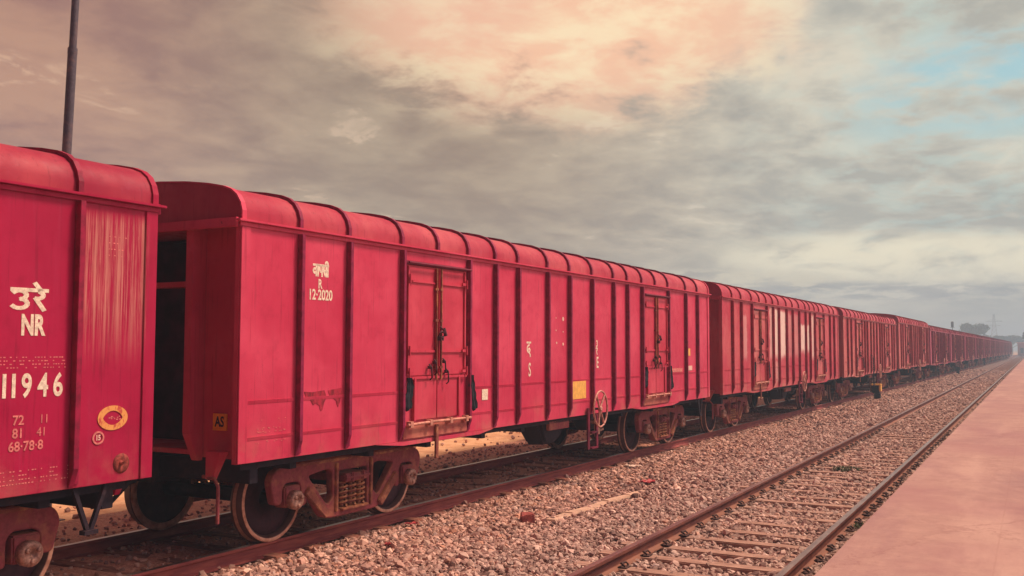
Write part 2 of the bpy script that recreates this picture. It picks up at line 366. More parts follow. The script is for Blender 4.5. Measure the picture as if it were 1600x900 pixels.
# ------------------------------------------------------------------ mesh helpers
class MB:
    def __init__(s): s.v = []; s.f = []; s.sm = []
    def add(s, vs, fs, smooth=False):
        o = len(s.v); s.v += [tuple(q) for q in vs]; s.f += [tuple(i+o for i in f) for f in fs]; s.sm += [smooth]*len(fs); return s
    def box(s, x0, x1, y0, y1, z0, z1):
        v = [(x, y, z) for z in (z0, z1) for y in (y0, y1) for x in (x0, x1)]
        return s.add(v, [(0, 2, 3, 1), (4, 5, 7, 6), (0, 1, 5, 4), (2, 6, 7, 3), (0, 4, 6, 2), (1, 3, 7, 5)])
    def hexa(s, bot, top):     # two quads, counter-clockwise seen from above
        return s.add(list(bot)+list(top), [(3, 2, 1, 0), (4, 5, 6, 7), (0, 1, 5, 4), (1, 2, 6, 5), (2, 3, 7, 6), (3, 0, 4, 7)])
    def beam(s, a, b, wx, wy):   # box section from a to b
        a, b = Vector(a), Vector(b); t = (b-a).normalized()
        u = t.orthogonal().normalized() if abs(t.z) > .999 else t.cross(Vector((0, 0, 1))).normalized()
        if abs(t.z) > .999: u = Vector((1, 0, 0))
        v = u.cross(t)
        c = [(-1, -1), (1, -1), (1, 1), (-1, 1)]
        P = [a+u*i*wx/2+v*j*wy/2 for i, j in c]+[b+u*i*wx/2+v*j*wy/2 for i, j in c]
        return s.add(P, [(0, 1, 2, 3), (7, 6, 5, 4), (4, 5, 1, 0), (5, 6, 2, 1), (6, 7, 3, 2), (7, 4, 0, 3)])
    def tube(s, pts, r, n=10, cap=True):
        pts = [Vector(p_) for p_ in pts]; rs = r if isinstance(r, (list, tuple)) else [r]*len(pts)
        V = []; u = None
        for i, p_ in enumerate(pts):
            t = (pts[min(i+1, len(pts)-1)]-pts[max(i-1, 0)]).normalized()
            if u is None: u = t.orthogonal().normalized()
            u = (u-t*u.dot(t)).normalized(); v = t.cross(u)
            V += [p_+(u*math.cos(2*math.pi*k/n)+v*math.sin(2*math.pi*k/n))*rs[i] for k in range(n)]
        Fc = [(i*n+k, i*n+(k+1) % n, (i+1)*n+(k+1) % n, (i+1)*n+k) for i in range(len(pts)-1) for k in range(n)]
        s.add(V, Fc, True)
        if cap:
            s.add(V[:n], [tuple(range(n))[::-1]]); s.add(V[-n:], [tuple(range(n))])
        return s
    def lathe(s, prof, c, axis='X', n=40, smooth=True, closed=True):   # prof: (along axis, radius)
        c = Vector(c); V = []
        for k in range(n):
            a = 2*math.pi*k/n; ca, sa = math.cos(a), math.sin(a)
            for (h, r) in prof:
                q = {'X': (h, r*ca, r*sa), 'Y': (r*sa, h, r*ca), 'Z': (r*ca, r*sa, h)}[axis]
                V.append(c+Vector(q))
        m = len(prof); Fc = []
        for k in range(n):
            for i in range(m if closed else m-1):
                j = (i+1) % m; kk = (k+1) % n
                Fc.append((k*m+i, k*m+j, kk*m+j, kk*m+i))
        return s.add(V, Fc, smooth)
    def build(s, name, material, parent=None, bevel=0, **tags):
        me = bpy.data.meshes.new(name); me.from_pydata(s.v, [], s.f)
        me.polygons.foreach_set('use_smooth', s.sm); me.update()
        bm = bmesh.new(); bm.from_mesh(me)
        if bevel:
            ed = [e for e in bm.edges if len(e.link_faces) == 2 and e.calc_face_angle(0) > .9]
            bmesh.ops.bevel(bm, geom=ed, offset=bevel, segments=2, affect='EDGES', clamp_overlap=True)
        bmesh.ops.recalc_face_normals(bm, faces=bm.faces)
        bm.to_mesh(me); bm.free()
        return link(name, me, material, parent, **tags)
def link(name, me, material, parent=None, label=None, category=None, group=None, kind=None):
    o = bpy.data.objects.new(name, me)
    if me is not None and material is not None:
        me.materials.clear(); me.materials.append(material)
    COL.objects.link(o)
    if parent: o.parent = parent
    tag(o, label, category, group, kind); return o
def tag(o, label=None, category=None, group=None, kind=None):
    if label: o['label'] = label
    if category: o['category'] = category
    if group: o['group'] = group
    if kind: o['kind'] = kind
def empty(name, loc, rz, label, category, group=None):
    o = link(name, None, None, None, label, category, group); o.location = loc; o.rotation_euler = (0, 0, rz)
    o.empty_display_size = .3; return o
def curve_mesh(loops, half, bevel):
    """filled 2D outline with holes (x,y) extruded +-half in z -> mesh"""
    cu = bpy.data.curves.new('tmp', 'CURVE'); cu.dimensions = '2D'; cu.fill_mode = 'BOTH'
    cu.extrude = half; cu.bevel_depth = bevel; cu.bevel_resolution = 2; cu.offset = -bevel
    for lp in loops:
        sp = cu.splines.new('POLY'); sp.points.add(len(lp)-1); sp.use_cyclic_u = True
        for i, q in enumerate(lp): sp.points[i].co = (q[0], q[1], 0, 1)
    o = bpy.data.objects.new('tmp', cu); COL.objects.link(o)
    dg = bpy.context.evaluated_depsgraph_get(); me = bpy.data.meshes.new_from_object(o.evaluated_get(dg))
    bpy.data.objects.remove(o); bpy.data.curves.remove(cu); return me
def text_mesh(body, size, bold=0., sx=1., depth=.001):
    cu = bpy.data.curves.new('tmp', 'FONT'); cu.body = body; cu.size = size; cu.extrude = depth; cu.offset = bold
    cu.align_x = 'CENTER'; cu.align_y = 'CENTER'; cu.resolution_u = 4
    o = bpy.data.objects.new('tmp', cu); COL.objects.link(o)
    dg = bpy.context.evaluated_depsgraph_get(); me = bpy.data.meshes.new_from_object(o.evaluated_get(dg))
    bpy.data.objects.remove(o); bpy.data.curves.remove(cu)
    me.transform(Matrix.Diagonal((sx, 1, 1, 1))); return me
# side plane: text lying in XY -> wall facing +X  (x->+y, y->+z, z->+x)
SIDE = Matrix(((0, 0, 1, 0), (1, 0, 0, 0), (0, 1, 0, 0), (0, 0, 0, 1)))
ENDM = Matrix(((1, 0, 0, 0), (0, 0, -1, 0), (0, 1, 0, 0), (0, 0, 0, 1)))
def on_side(me, name, material, par, y, z, x=1.614, label=None):
    me.transform(Matrix.Translation((x, y, z)) @ SIDE); return link(name, me, material, par, label=label)
def smooth_poly(pts, r=.04, seg=4):
    out = []; n = len(pts)
    for i in range(n):
        a, b, c = Vector(pts[i-1]), Vector(pts[i]), Vector(pts[(i+1) % n])
        d1 = (a-b); d2 = (c-b); q = min(r, d1.length*.45, d2.length*.45)
        p1 = b+d1.normalized()*q; p2 = b+d2.normalized()*q
        for k in range(seg+1):
            t = k/seg; out.append(tuple(p1*(1-t)**2+b*2*t*(1-t)+p2*t*t))
    return out

# ------------------------------------------------------------------ track geometry
A_T = .01032
def tx(s): return -8.53+A_T*min(s, 250)       # centre of the siding
NL, NR = -3.924, -2.184                        # rails of the running line
WL, GAP, S0 = 15.12, 1.02, 7.13

# ------------------------------------------------------------------ ground
def fbm(x, y, z=0): return noise.fractal(Vector((x, y, z)), 1, 2, 4)
gm = MB()
gm.add([(-3000, -60, -.42), (3000, -60, -.42), (3000, 4500, -.42), (-3000, 4500, -.42)], [(0, 1, 2, 3)])
gm.build('ground', M_EARTH, kind='structure')
def bed_h(x, s):
    c = tx(s)
    h = -.19
    h += .035*noise.noise(Vector((x*.8, s*.5, 0)))+.018*noise.noise(Vector((x*3, s*3, 1)))
    if x < c+.87-.1: h += .04+.02*noise.noise(Vector((x*2, s*2, 5)))           # dirt-filled siding
    m = (x-(c+.87))/(NL-(c+.87))
    if 0 < m < 1: h += .05*math.sin(m*math.pi)-.01
    if x > NR+.15: h -= .10*min(1, (x-NR-.15)/.3)
    if x < c-1.9: h -= .05
    return h
def grid(name, xs, ys, hf, material, **k):
    v = [(x, y, hf(x, y)) for y in ys for x in xs]; nx = len(xs)
    f = [(j*nx+i, j*nx+i+1, (j+1)*nx+i+1, (j+1)*nx+i) for j in range(len(ys)-1) for i in range(nx-1)]
    m = MB(); m.add(v, f, True); return m.build(name, material, **k)
ys = list(np.concatenate([np.arange(-2, 30, .12), np.arange(30, 80, .5), np.arange(80, 400, 4)]))
grid('ballast_bed', list(np.arange(-11.6, -1.13, .12)), ys, bed_h, M_BED, kind='structure')
def bank_h(x, s):
    t = min(1, max(0, (-11.3-x)/2.2))
    return -.26+.10*t+.05*fbm(x*.6, s*.4)*t+.06*noise.noise(Vector((x*.15, s*.1, 3)))*t
ys2 = list(np.concatenate([np.arange(-8, 60, .5), np.arange(60, 460, 5)]))
grid('dirt_yard', list(np.concatenate([np.arange(-60, -16, 2.), np.arange(-16, -11.2, .3)])), ys2, bank_h, M_EARTH, kind='structure')

# stones: one mesh of individual crushed stones
phi = (1+5**.5)/2
ico = np.array([(-1, phi, 0), (1, phi, 0), (-1, -phi, 0), (1, -phi, 0), (0, -1, phi), (0, 1, phi), (0, -1, -phi), (0, 1, -phi), (phi, 0, -1), (phi, 0, 1), (-phi, 0, -1), (-phi, 0, 1)])/1.9
icf = np.array([(0, 11, 5), (0, 5, 1), (0, 1, 7), (0, 7, 10), (0, 10, 11), (1, 5, 9), (5, 11, 4), (11, 10, 2), (10, 7, 6), (7, 1, 8), (3, 9, 4), (3, 4, 2), (3, 2, 6), (3, 6, 8), (3, 8, 9), (4, 9, 5), (2, 4, 11), (6, 2, 10), (8, 6, 7), (9, 8, 1)])
variants = np.stack([ico*(1+rng.uniform(-.38, .30, (12, 1)))*rng.uniform(.8, 1.2, (1, 3)) for _ in range(24)])
def stones(name, P, size, tint, label=None):
    n = len(P); vi = rng.integers(0, 24, n); V = variants[vi]
    sc = size[:, None, None]*rng.uniform(.72, 1.25, (n, 1, 3)); V = V*sc
    q = rng.normal(size=(n, 4)); q /= np.linalg.norm(q, axis=1)[:, None]
    a, b, c, d_ = q.T
    Rm = np.stack([1-2*(c*c+d_*d_), 2*(b*c-a*d_), 2*(b*d_+a*c), 2*(b*c+a*d_), 1-2*(b*b+d_*d_), 2*(c*d_-a*b), 2*(b*d_-a*c), 2*(c*d_+a*b), 1-2*(b*b+c*c)], 1).reshape(n, 3, 3)
    V = np.einsum('nij,nkj->nki', Rm, V); V[:, :, 2] *= .85; V += P[:, None, :]
    Fc = (icf[None]+(np.arange(n)*12)[:, None, None]).reshape(-1, 3)
    me = bpy.data.meshes.new(name); nv = n*12; nf = len(Fc)
    me.vertices.add(nv); me.vertices.foreach_set('co', V.astype(np.float32).ravel())
    me.loops.add(nf*3); me.loops.foreach_set('vertex_index', Fc.astype(np.int32).ravel())
    me.polygons.add(nf); me.polygons.foreach_set('loop_start', np.arange(0, nf*3, 3, dtype=np.int32))
    me.polygons.foreach_set('use_smooth', np.zeros(nf, bool))
    me.update(calc_edges=True)
    at = me.color_attributes.new('tint', 'FLOAT_COLOR', 'POINT')
    col = np.ones((n, 12, 4), np.float32); col[:, :, :3] = tint[:, None, :]
    at.data.foreach_set('color', col.ravel())
    return link(name, me, M_STONE, kind='stuff')
def scatter(n, x0, x1, s0, s1, keep=None, big=(.018, .040)):
    x = rng.uniform(x0, x1, n); s = rng.uniform(s0, s1, n)
    sz = rng.uniform(*big, n)*np.where(rng.random(n) < .04, 1.5, 1.)
    if keep is not None:
        k = keep(x, s); x, s, sz = x[k], s[k], sz[k]
    z = np.array([bed_h(a, b) for a, b in zip(x, s)])
    z = z+sz*rng.uniform(.0, .75, len(z))
    return np.stack([x, s, z], 1), sz
def tints(P):
    n = len(P); pal = np.array([(.70, .46, .38), (.58, .36, .30), (.46, .27, .22), (.80, .58, .48), (.35, .19, .17), (.20, .10, .10), (.60, .30, .20), (.50, .38, .36)])
    w_ = np.array([.20, .19, .16, .10, .13, .12, .05, .05]); t = pal[rng.choice(8, n, p=w_/w_.sum())]
    t = t*rng.uniform(.6, 1.3, (n, 1))*np.array([[.91, .80, .76]])
    m = np.clip((P[:, 0]+6.4)/1.5, 0, 1)[:, None]       # greyer nearer the running line
    g = t.mean(1, keepdims=True)*np.array([[1.12, .98, .95]])
    return (t*(1-.35*m)+g*.35*m)
def keep_open(x, s):
    c = -8.53+A_T*s
    sparse = np.where(x < c+.75, .10, 1.)
    sparse = np.where((x > c+.75) & (x < c+1.0), .25, sparse)
    sparse = np.where((x > NL) & (x < NR), .75, sparse)*.86
    # dusty worn path parallel to the track
    path = np.exp(-((x+5.75-.25*np.sin(s*.25))/.28)**2)*np.clip((s-10)/3, 0, 1)*.55
    return (rng.random(len(x)) < sparse*(1-path)) & (np.abs(x-NL) > .06) & (np.abs(x-NR) > .06)
PS = [scatter(52000, -7.75, -1.2, 3.6, 14, keep_open), scatter(48000, -7.8, -1.2, 14, 30, keep_open, (.020, .044)),
      scatter(34000, -7.9, -1.2, 30, 62, keep_open, (.026, .055)), scatter(16000, -7.7, -1.2, 62, 115, keep_open, (.04, .075)),
      scatter(5200, -11.3, -7.8, 3, 40, None, (.014, .036)), scatter(350, -15, -11.3, 3, 40, None, (.02, .06))]
P = np.concatenate([a for a, b in PS]); S = np.concatenate([b for a, b in PS])
stones('ballast', P, S, tints(P))

# ------------------------------------------------------------------ platform (raised paved station platform beside the line)
pm = MB()
pm.box(-1.171, 14, -12, 420, -.45, .834)
pm.build('platform', M_PLAT, kind='structure', bevel=.012)
pw = MB(); pw.box(-1.215, -1.174, -12, 420, -.45, .70); pw.build('platform_wall', M_PWALL, kind='structure')

# ------------------------------------------------------------------ railway tracks
M_CLIP = rusty('rusty_clip_steel', (.035, .014, .02, 1), (.12, .05, .04, 1), .6)
def rail_profile():
    h = .16
    r = [(.034, 0), (.036, -.012), (.036, -.030), (.026, -.042), (.010, -.048), (.009, -.125), (.030, -.138), (.070, -.148), (.070, -h)]
    return r+[(-a, b) for a, b in r[::-1]]
def make_rail(x0, s0, s1, ax, material, parent):
    pr_ = rail_profile(); m = MB(); n = len(pr_); st = np.concatenate([np.arange(s0, 60, 1.), np.arange(60, s1+.1, 10.)])
    V = [(x0+ax*min(s, 250)+a, s, b) for s in st for a, b in pr_]
    Fc = [(i*n+k, i*n+(k+1) % n, (i+1)*n+(k+1) % n, (i+1)*n+k) for i in range(len(st)-1) for k in range(n)]
    m.add(V, Fc); return m.build('rail', material, parent)
t1 = empty('railway_track', (0, 0, 0), 0, 'empty rusty railway track running beside the pink platform edge', 'railway track')
make_rail(NL, -6, 380, 0, M_RAIL, t1); make_rail(NR, -6, 380, 0, M_RAIL, t1)
t2 = empty('railway_track', (0, 0, 0), 0, 'dirt-covered railway track underneath the long row of red wagons', 'railway track')
make_rail(-8.53+.872, -6, 380, A_T, M_RAIL2, t2); make_rail(-8.53-.872, -6, 380, A_T, M_RAIL2, t2)
# sleepers: 100 nearest as parts, the rest one strip of 'stuff'
def sleeper_mb(xc, s, zt, m, hl=1.33, hw=.10):
    if xc < -4: hl = 1.12
    j = random.uniform(-.02, .02)
    m.box(xc-hl, xc+hl, s-hw+j, s+hw+j, zt-.16, zt); return m
SP = .66
for (trk, xc0, ax, zt, mm, clip) in ((t1, (NL+NR)/2, 0, -.150, M_SLEEPER, True), (t2, -8.53, A_T, -.142, M_SLEEPER2, False)):
    s = 3.06; k = 0; rest = MB()
    while s < 380:
        xc = xc0+ax*min(s, 250)
        if k < 100:
            so = sleeper_mb(xc, s, zt+random.uniform(-.008, .008), MB()).build('sleeper', mm, trk, bevel=.012)
            if s < 30 and clip:
                for xr in (NL, NR):
                    for sg in (-1, 1):
                        c_ = MB(); xx = xr+sg*.085
                        c_.box(xx-.05, xx+.05, s-.06, s+.06, zt-.005, zt+.018)
                        c_.tube([(xx+sg*.03, s-.05, zt+.03), (xx, s-.055, zt+.055), (xx-sg*.035, s, zt+.045), (xx, s+.055, zt+.055), (xx+sg*.03, s+.05, zt+.03)], .012, 6)
                        c_.build('rail_clip', M_CLIP, so)
        else: sleeper_mb(xc, s, zt, rest)
        s += SP; k += 1
    rest.build('sleeper', mm, trk, kind='stuff')

# ------------------------------------------------------------------ wagon
RIBS = [.86, 1.68, 2.72, 4.28, 5.02, 5.70, 6.68, 7.49, 8.40, 9.35, 10.02, 10.78, 12.27, 13.40, 14.20]
RROOF = sorted(RIBS+[3.52, 11.52])
PROF = [(1.61, 3.40), (1.61, 3.50), (1.585, 3.58), (1.535, 3.655), (1.46, 3.71), (1.35, 3.75), (1.15, 3.79), (.85, 3.83), (.45, 3.86), (0, 3.87)]
PF = PROF+[(-a, b) for a, b in PROF[-2::-1]]
DOORS = [(2.76, 4.24), (10.82, 12.23)]
Z0, ZE = 1.01, 3.37

def build_roof():
    m = MB(); y0, y1 = .02, WL-.02; n = len(PF)
    V = [(a, y0, b) for a, b in PF]+[(a, y1, b) for a, b in PF]
    m.add(V, [(i, i+1, n+i+1, n+i) for i in range(n-1)], True)
    m.add([(a, y0, b) for a, b in PF], [tuple(range(n))]); m.add([(a, y1, b) for a, b in PF], [tuple(range(n))[::-1]])
    m.add([(PF[0][0], y0, PF[0][1]), (PF[-1][0], y0, PF[-1][1]), (PF[-1][0], y1, PF[-1][1]), (PF[0][0], y1, PF[0][1])], [(0, 1, 2, 3)])
    return m
def hoop(y, wd=.048, dp=.036, prof=PF):
    m = MB(); n = len(prof); outer = []
    for i, (a, b) in enumerate(prof):
        p0 = Vector(prof[max(i-1, 0)]); p1 = Vector(prof[min(i+1, n-1)]); t = (p1-p0).normalized(); nn_ = Vector((t.y, -t.x))
        if nn_.dot(Vector((a, b-3.2))) < 0: nn_ = -nn_
        outer.append((a+nn_.x*dp, b+nn_.y*dp))
    V = []
    for yy in (y-wd/2, y+wd/2):
        V += [(a, yy, b) for a, b in prof]; V += [(a, yy, b) for a, b in outer]
    f = []
    for i in range(n-1):
        f += [(i, i+1, n+i+1, n+i), (2*n+i, 3*n+i, 3*n+i+1, 2*n+i+1), (n+i, n+i+1, 3*n+i+1, 3*n+i)]
    f += [(0, n, 3*n, 2*n), (n-1, 3*n-1, 4*n-1, 2*n-1)]
    m.add(V, f); return m
def build_body(seams=True):
    m = build_seams(0) if seams else MB()
    for sg in (1, -1):
        xo, xi = 1.61*sg, 1.55*sg; a, b = min(xo, xi), max(xo, xi)
        m.box(a, b, 0, WL, Z0, 3.385)
    for ye, sg in ((0, 1), (WL, -1)):
        for sx_ in (1, -1): m.box(*sorted((sx_*.91, sx_*1.548)), *sorted((ye+sg*.20, ye+sg*.24)), Z0+.02, 3.383)
    m.box(-1.547, 1.547, .25, WL-.25, Z0+.03, Z0+.08)
    return m
def build_seams(d):
    m = MB(); edges = [0]+RIBS+[WL]
    for i in range(len(edges)-1):
        a, b = edges[i]+.035, edges[i+1]-.035
        if i == 0: a = .0
        if i == len(edges)-2: b = WL
        if any(abs(edges[i]-q) < .06 for q in (2.72, 10.78)): continue
        for z in (1.62, 1.26):
            j = random.uniform(-.004, .004)
            # overlapping sheet lip: lower sheet stands a few mm proud
            m.hexa([(1.611, a, z-.035+j), (1.613, a, z-.035+j), (1.613, b, z-.035+j), (1.611, b, z-.035+j)],
                   [(1.611, a, z+j), (1.622, a, z+j), (1.622, b, z+j), (1.611, b, z+j)])
    return m
bog_frame = None
def side_frame_mesh():
    o = [(-1.36, .44), (-1.24, .44), (-1.24, .60), (-1.19, .66), (-.99, .66), (-.94, .60), (-.94, .38), (-.86, .38), (-.80, .50), (-.55, .20), (-.42, .17),
         (.42, .17), (.55, .20), (.80, .50), (.86, .38), (.94, .38), (.94, .60), (.99, .66), (1.19, .66), (1.24, .60), (1.24, .44), (1.36, .44),
         (1.43, .70), (1.38, .80), (1.22, .86), (.5, .875), (-.5, .875), (-1.22, .86), (-1.38, .80), (-1.43, .70)]
    h1 = [(-.82, .70), (-.52, .74), (-.40, .73), (-.38, .42), (-.46, .34), (-.52, .37)]
    h2 = [(a*-1, b) for a, b in h1][::-1]
    h3 = [(-.27, .70), (.27, .70), (.27, .25), (-.27, .25)]
    me = curve_mesh([smooth_poly(o, .05), smooth_poly(h1, .05), smooth_poly(h2, .05), smooth_poly(h3, .03)], .035, .018)
    return me
def wheel_mb():
    web = MB().lathe([(-.10, 0.001), (-.10, .10), (-.02, .13), (.0, .30), (-.01, .415), (-.05, .42), (-.055, .40), (-.04, .30), (-.06, .13), (-.13, .10), (-.13, .001)], (0, 0, 0), 'X', 48)
    rim = MB().lathe([(.02, .405), (.056, .430), (.060, .434), (.060, .466), (.055, .472), (-.03, .474), (-.055, .498), (-.085, .498), (-.085, .41), (-.05, .405)], (0, 0, 0), 'X', 56)
    return web, rim
def make_bogie(par, yc):
    b = empty('bogie', (0, yc, 0), 0, None, None); b.parent = par
    for k in ('label', 'category'):
        if k in b: del b[k]
    for yy in (-1.1, 1.1):
        ax = MB().tube([(-1.0, yy, .468), (1.0, yy, .468)], .075, 14); ax.build('axle', M_UNDER, b)
        for sg in (1, -1):
            web, rim = wheel_mb()
            flip = Matrix.Translation((sg*.865, yy, .468)) @ Matrix.Rotation(0 if sg > 0 else math.pi, 4, 'Z')
            o = web.build('wheel', M_WHEEL, b); o.data.transform(flip)
            o2 = rim.build('wheel_rim', M_TREAD, b); o2.data.transform(flip)
    for sg in (1, -1):
        me = side_frame_mesh(); me.transform(Matrix.Translation((sg*1.14, 0, 0)) @ SIDE); link('side_frame', me, M_BOGIE, b)
        # flanges that give the cast frame its raised edge
        fl = MB()
        for s2 in (1, -1):
            fl.beam((sg*1.205, s2*.86, .545), (sg*1.205, s2*.50, .225), .05, .10)
            fl.beam((sg*1.20, s2*.33, .235), (sg*1.20, s2*.33, .80), .04, .05)
        fl.beam((sg*1.205, -1.2, .845), (sg*1.205, 1.2, .845), .05, .04)
        fl.build('frame_flange', M_SPRING, b, bevel=.008)
        for yy in (-1.1, 1.1):
            cap = MB()
            cap.box(*sorted((sg*1.05, sg*1.22)), yy-.125, yy+.125, .40, .63)
            cap.build('axle_box', M_BOGIE, b, bevel=.015)
            c2 = MB().lathe([(-.02, .001), (-.02, .105), (.05*1, .105), (.065, .085), (.065, .045), (.05, .04), (.05, .001)], (0, 0, 0), 'X', 24)
            for k in range(3):
                a = k*2.094+.5; c2.lathe([(.05, .001), (.05, .022), (.085, .020), (.085, .001)], (0, .06*math.cos(a), .06*math.sin(a)), 'X', 8)
            o = c2.build('bearing_cap', M_BEAR, b)
            o.data.transform(Matrix.Translation((sg*1.235, yy, .478)) @ Matrix.Rotation(0 if sg > 0 else math.pi, 4, 'Z'))
        for k in (-1, 0, 1):
            pts = []; turns = 5.0
            for i in range(61):
                a = i/60*turns*2*math.pi; pts.append((sg*1.14+.062*math.cos(a), k*.165+.062*math.sin(a), .27+.29*i/60))
            sp = MB().tube(pts, .0165, 6); sp.tube([(sg*1.14, k*.165, .26), (sg*1.14, k*.165, .56)], .028, 8); sp.build('spring', M_SPRING, b)
        hb = MB(); hb.box(*sorted((sg*1.02, sg*1.24)), -.25, .25, .235, .262); hb.build('spring_seat', M_SPRING, b, bevel=.006)
        bo = MB(); bo.box(*sorted((sg*.5, sg*1.25)), -.22, .22, .565, .66)
        bo.box(*sorted((sg*1.255, sg*1.28)), -.24, .24, .60, .63)
        for k in (-.1, .1): bo.box(*sorted((sg*1.24, sg*1.275)), k-.02, k+.02, .56, .68)
        bo.build('bolster_end', M_BOGIE, b, bevel=.012)
    cb = MB(); cb.box(-.5, .5, -.22, .22, .54, .84); cb.build('bolster', M_UNDER, b, bevel=.01)
    for yy in (-.62, .62):
        bb = MB(); bb.beam((-.8, yy, .42), (.8, yy, .42), .06, .10)
        for sg in (1, -1): bb.box(*sorted((sg*.80, sg*.92)), *sorted((yy+.04*(-1 if yy < 0 else 1)*-1, yy*1.06)), .30, .58)
        bb.build('brake_beam', M_UNDER, b)
    return b

def make_door(par, y0, y1, P_, detail=True):
    ym = (y0+y1)/2
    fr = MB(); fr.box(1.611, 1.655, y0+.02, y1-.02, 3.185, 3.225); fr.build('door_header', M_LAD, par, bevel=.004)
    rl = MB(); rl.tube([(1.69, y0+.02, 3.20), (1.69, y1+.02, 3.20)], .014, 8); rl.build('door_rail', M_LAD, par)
    for i, (a, b) in enumerate(((y0+.06, ym-.02), (ym+.02, y1-.06))):
        lf = MB(); lf.box(1.611, 1.632, a, b, 1.80, 3.18)
        for (za, zb) in ((2.96, 2.985), (2.085, 2.12)): lf.box(1.632, 1.650, a+.02, b-.02, za, zb)
        for yy in (a+.0, b-.035): lf.box(1.632, 1.654, yy, yy+.035, 1.83, 3.16)
        o = lf.build('door_leaf', P_, par, bevel=.004)
        he = a+.01 if i == 0 else b-.01
        for zz in (3.0, 2.11, 1.84):
            hn = MB(); hn.tube([(1.675, he, zz-.06), (1.675, he, zz+.06)], .013, 8); hn.box(1.655, 1.672, *sorted((he, he+(.10 if i == 0 else -.10))), zz-.018, zz+.018)
            hn.build('hinge', P_DR, o)
    lb = MB(); lb.tube([(1.665, ym-.055, 1.74), (1.665, ym-.055, 3.17)], .013, 8); lb.tube([(1.665, ym+.055, 1.74), (1.665, ym+.055, 3.17)], .013, 8)
    for zz in (1.9, 2.5, 2.9): lb.box(1.63, 1.672, ym-.085, ym-.025, zz-.015, zz+.015); lb.box(1.63, 1.672, ym+.025, ym+.085, zz-.015, zz+.015)
    lb.build('lock_bar', M_SPRING, par)
    hd = MB()
    pts = [(1.69, ym-.02, 2.42), (1.72, ym+.02, 2.38), (1.71, ym+.06, 2.31), (1.72, ym+.0, 2.27), (1.70, ym-.07, 2.30), (1.72, ym-.03, 2.36), (1.71, ym+.05, 2.34)]
    hd.tube(pts, .011, 6); hd.box(1.67, 1.72, ym-.04, ym+.03, 2.24, 2.30)
    hd.tube([(1.70, ym+.06, 2.40), (1.73, ym+.065, 2.30)], .022, 6)
    hd.build('door_lock', M_LOCK, par)
    for dy, zz in ((-.22, 1.86), (-.11, 1.92), (.10, 1.93), (.17, 1.80)):
        h2 = MB(); h2.tube([(1.66, ym+dy, zz+.08), (1.70, ym+dy, zz+.04), (1.70, ym+dy+.01, zz-.09), (1.67, ym+dy, zz-.12)], .010, 6); h2.box(1.65, 1.69, ym+dy-.022, ym+dy+.022, zz+.02, zz+.06)
        h2.build('door_handle', M_LOCK, par)
    # drop flap
    fl = MB(); fl.box(1.611, 1.636, y0+.20, ym-.008, 1.25, 1.775); fl.box(1.611, 1.636, ym+.008, y1-.20, 1.25, 1.775)
    fl.box(1.637, 1.660, y0+.20, y0+.245, 1.24, 1.78); fl.box(1.637, 1.660, y1-.245, y1-.20, 1.24, 1.78); fl.box(1.637, 1.655, y0+.03, y1-.03, 1.755, 1.79)
    fl.build('drop_flap', P_, par, bevel=.004)
    hb = MB(); hb.tube([(1.69, y0+.02, 1.205), (1.69, y0+.62, 1.215), (1.69, y1+.02, 1.21)], .018, 8)
    for q in (.06, .5, .98, 1.38): hb.box(1.64, 1.71, y0+q*.98, y0+q*.98+.06, 1.17, 1.245)
    hb.build('flap_hinge_bar', M_WEAR, par)
    sl = MB(); sl.box(1.611, 1.640, y0+.0, y1-.0, 1.03, 1.185); sl.build('door_sill', M_DUSTY, par, bevel=.004)
    for k_, yy in enumerate((y0+.07, y1+.06)):
        cl = MB(); V = []; nseg = 7
        for i in range(nseg+1):
            t = i/nseg; wdt = (.035+.045*t*(1-t)*2+.02*t); z = 1.78-.44*t-(.03 if k_ else -.05)*t; yo = (.10*t*t if k_ else .02*math.sin(t*6))
            for (q, xx) in ((-1, .012), (-.3, .032), (.3, .02), (1, .036), (1, .008), (-1, .0)):
                V.append((1.655+xx, yy+yo+q*wdt*(1-.3*(i % 2)), z+.02*q*t))
        Fc = [(i*6+k, i*6+(k+1) % 6, (i+1)*6+(k+1) % 6, (i+1)*6+k) for i in range(nseg) for k in range(6)]+[tuple(range(6)), tuple(range(nseg*6, nseg*6+6))]
        cl.add(V, Fc, False); cl.build('door_strap', M_CLOTH, par)

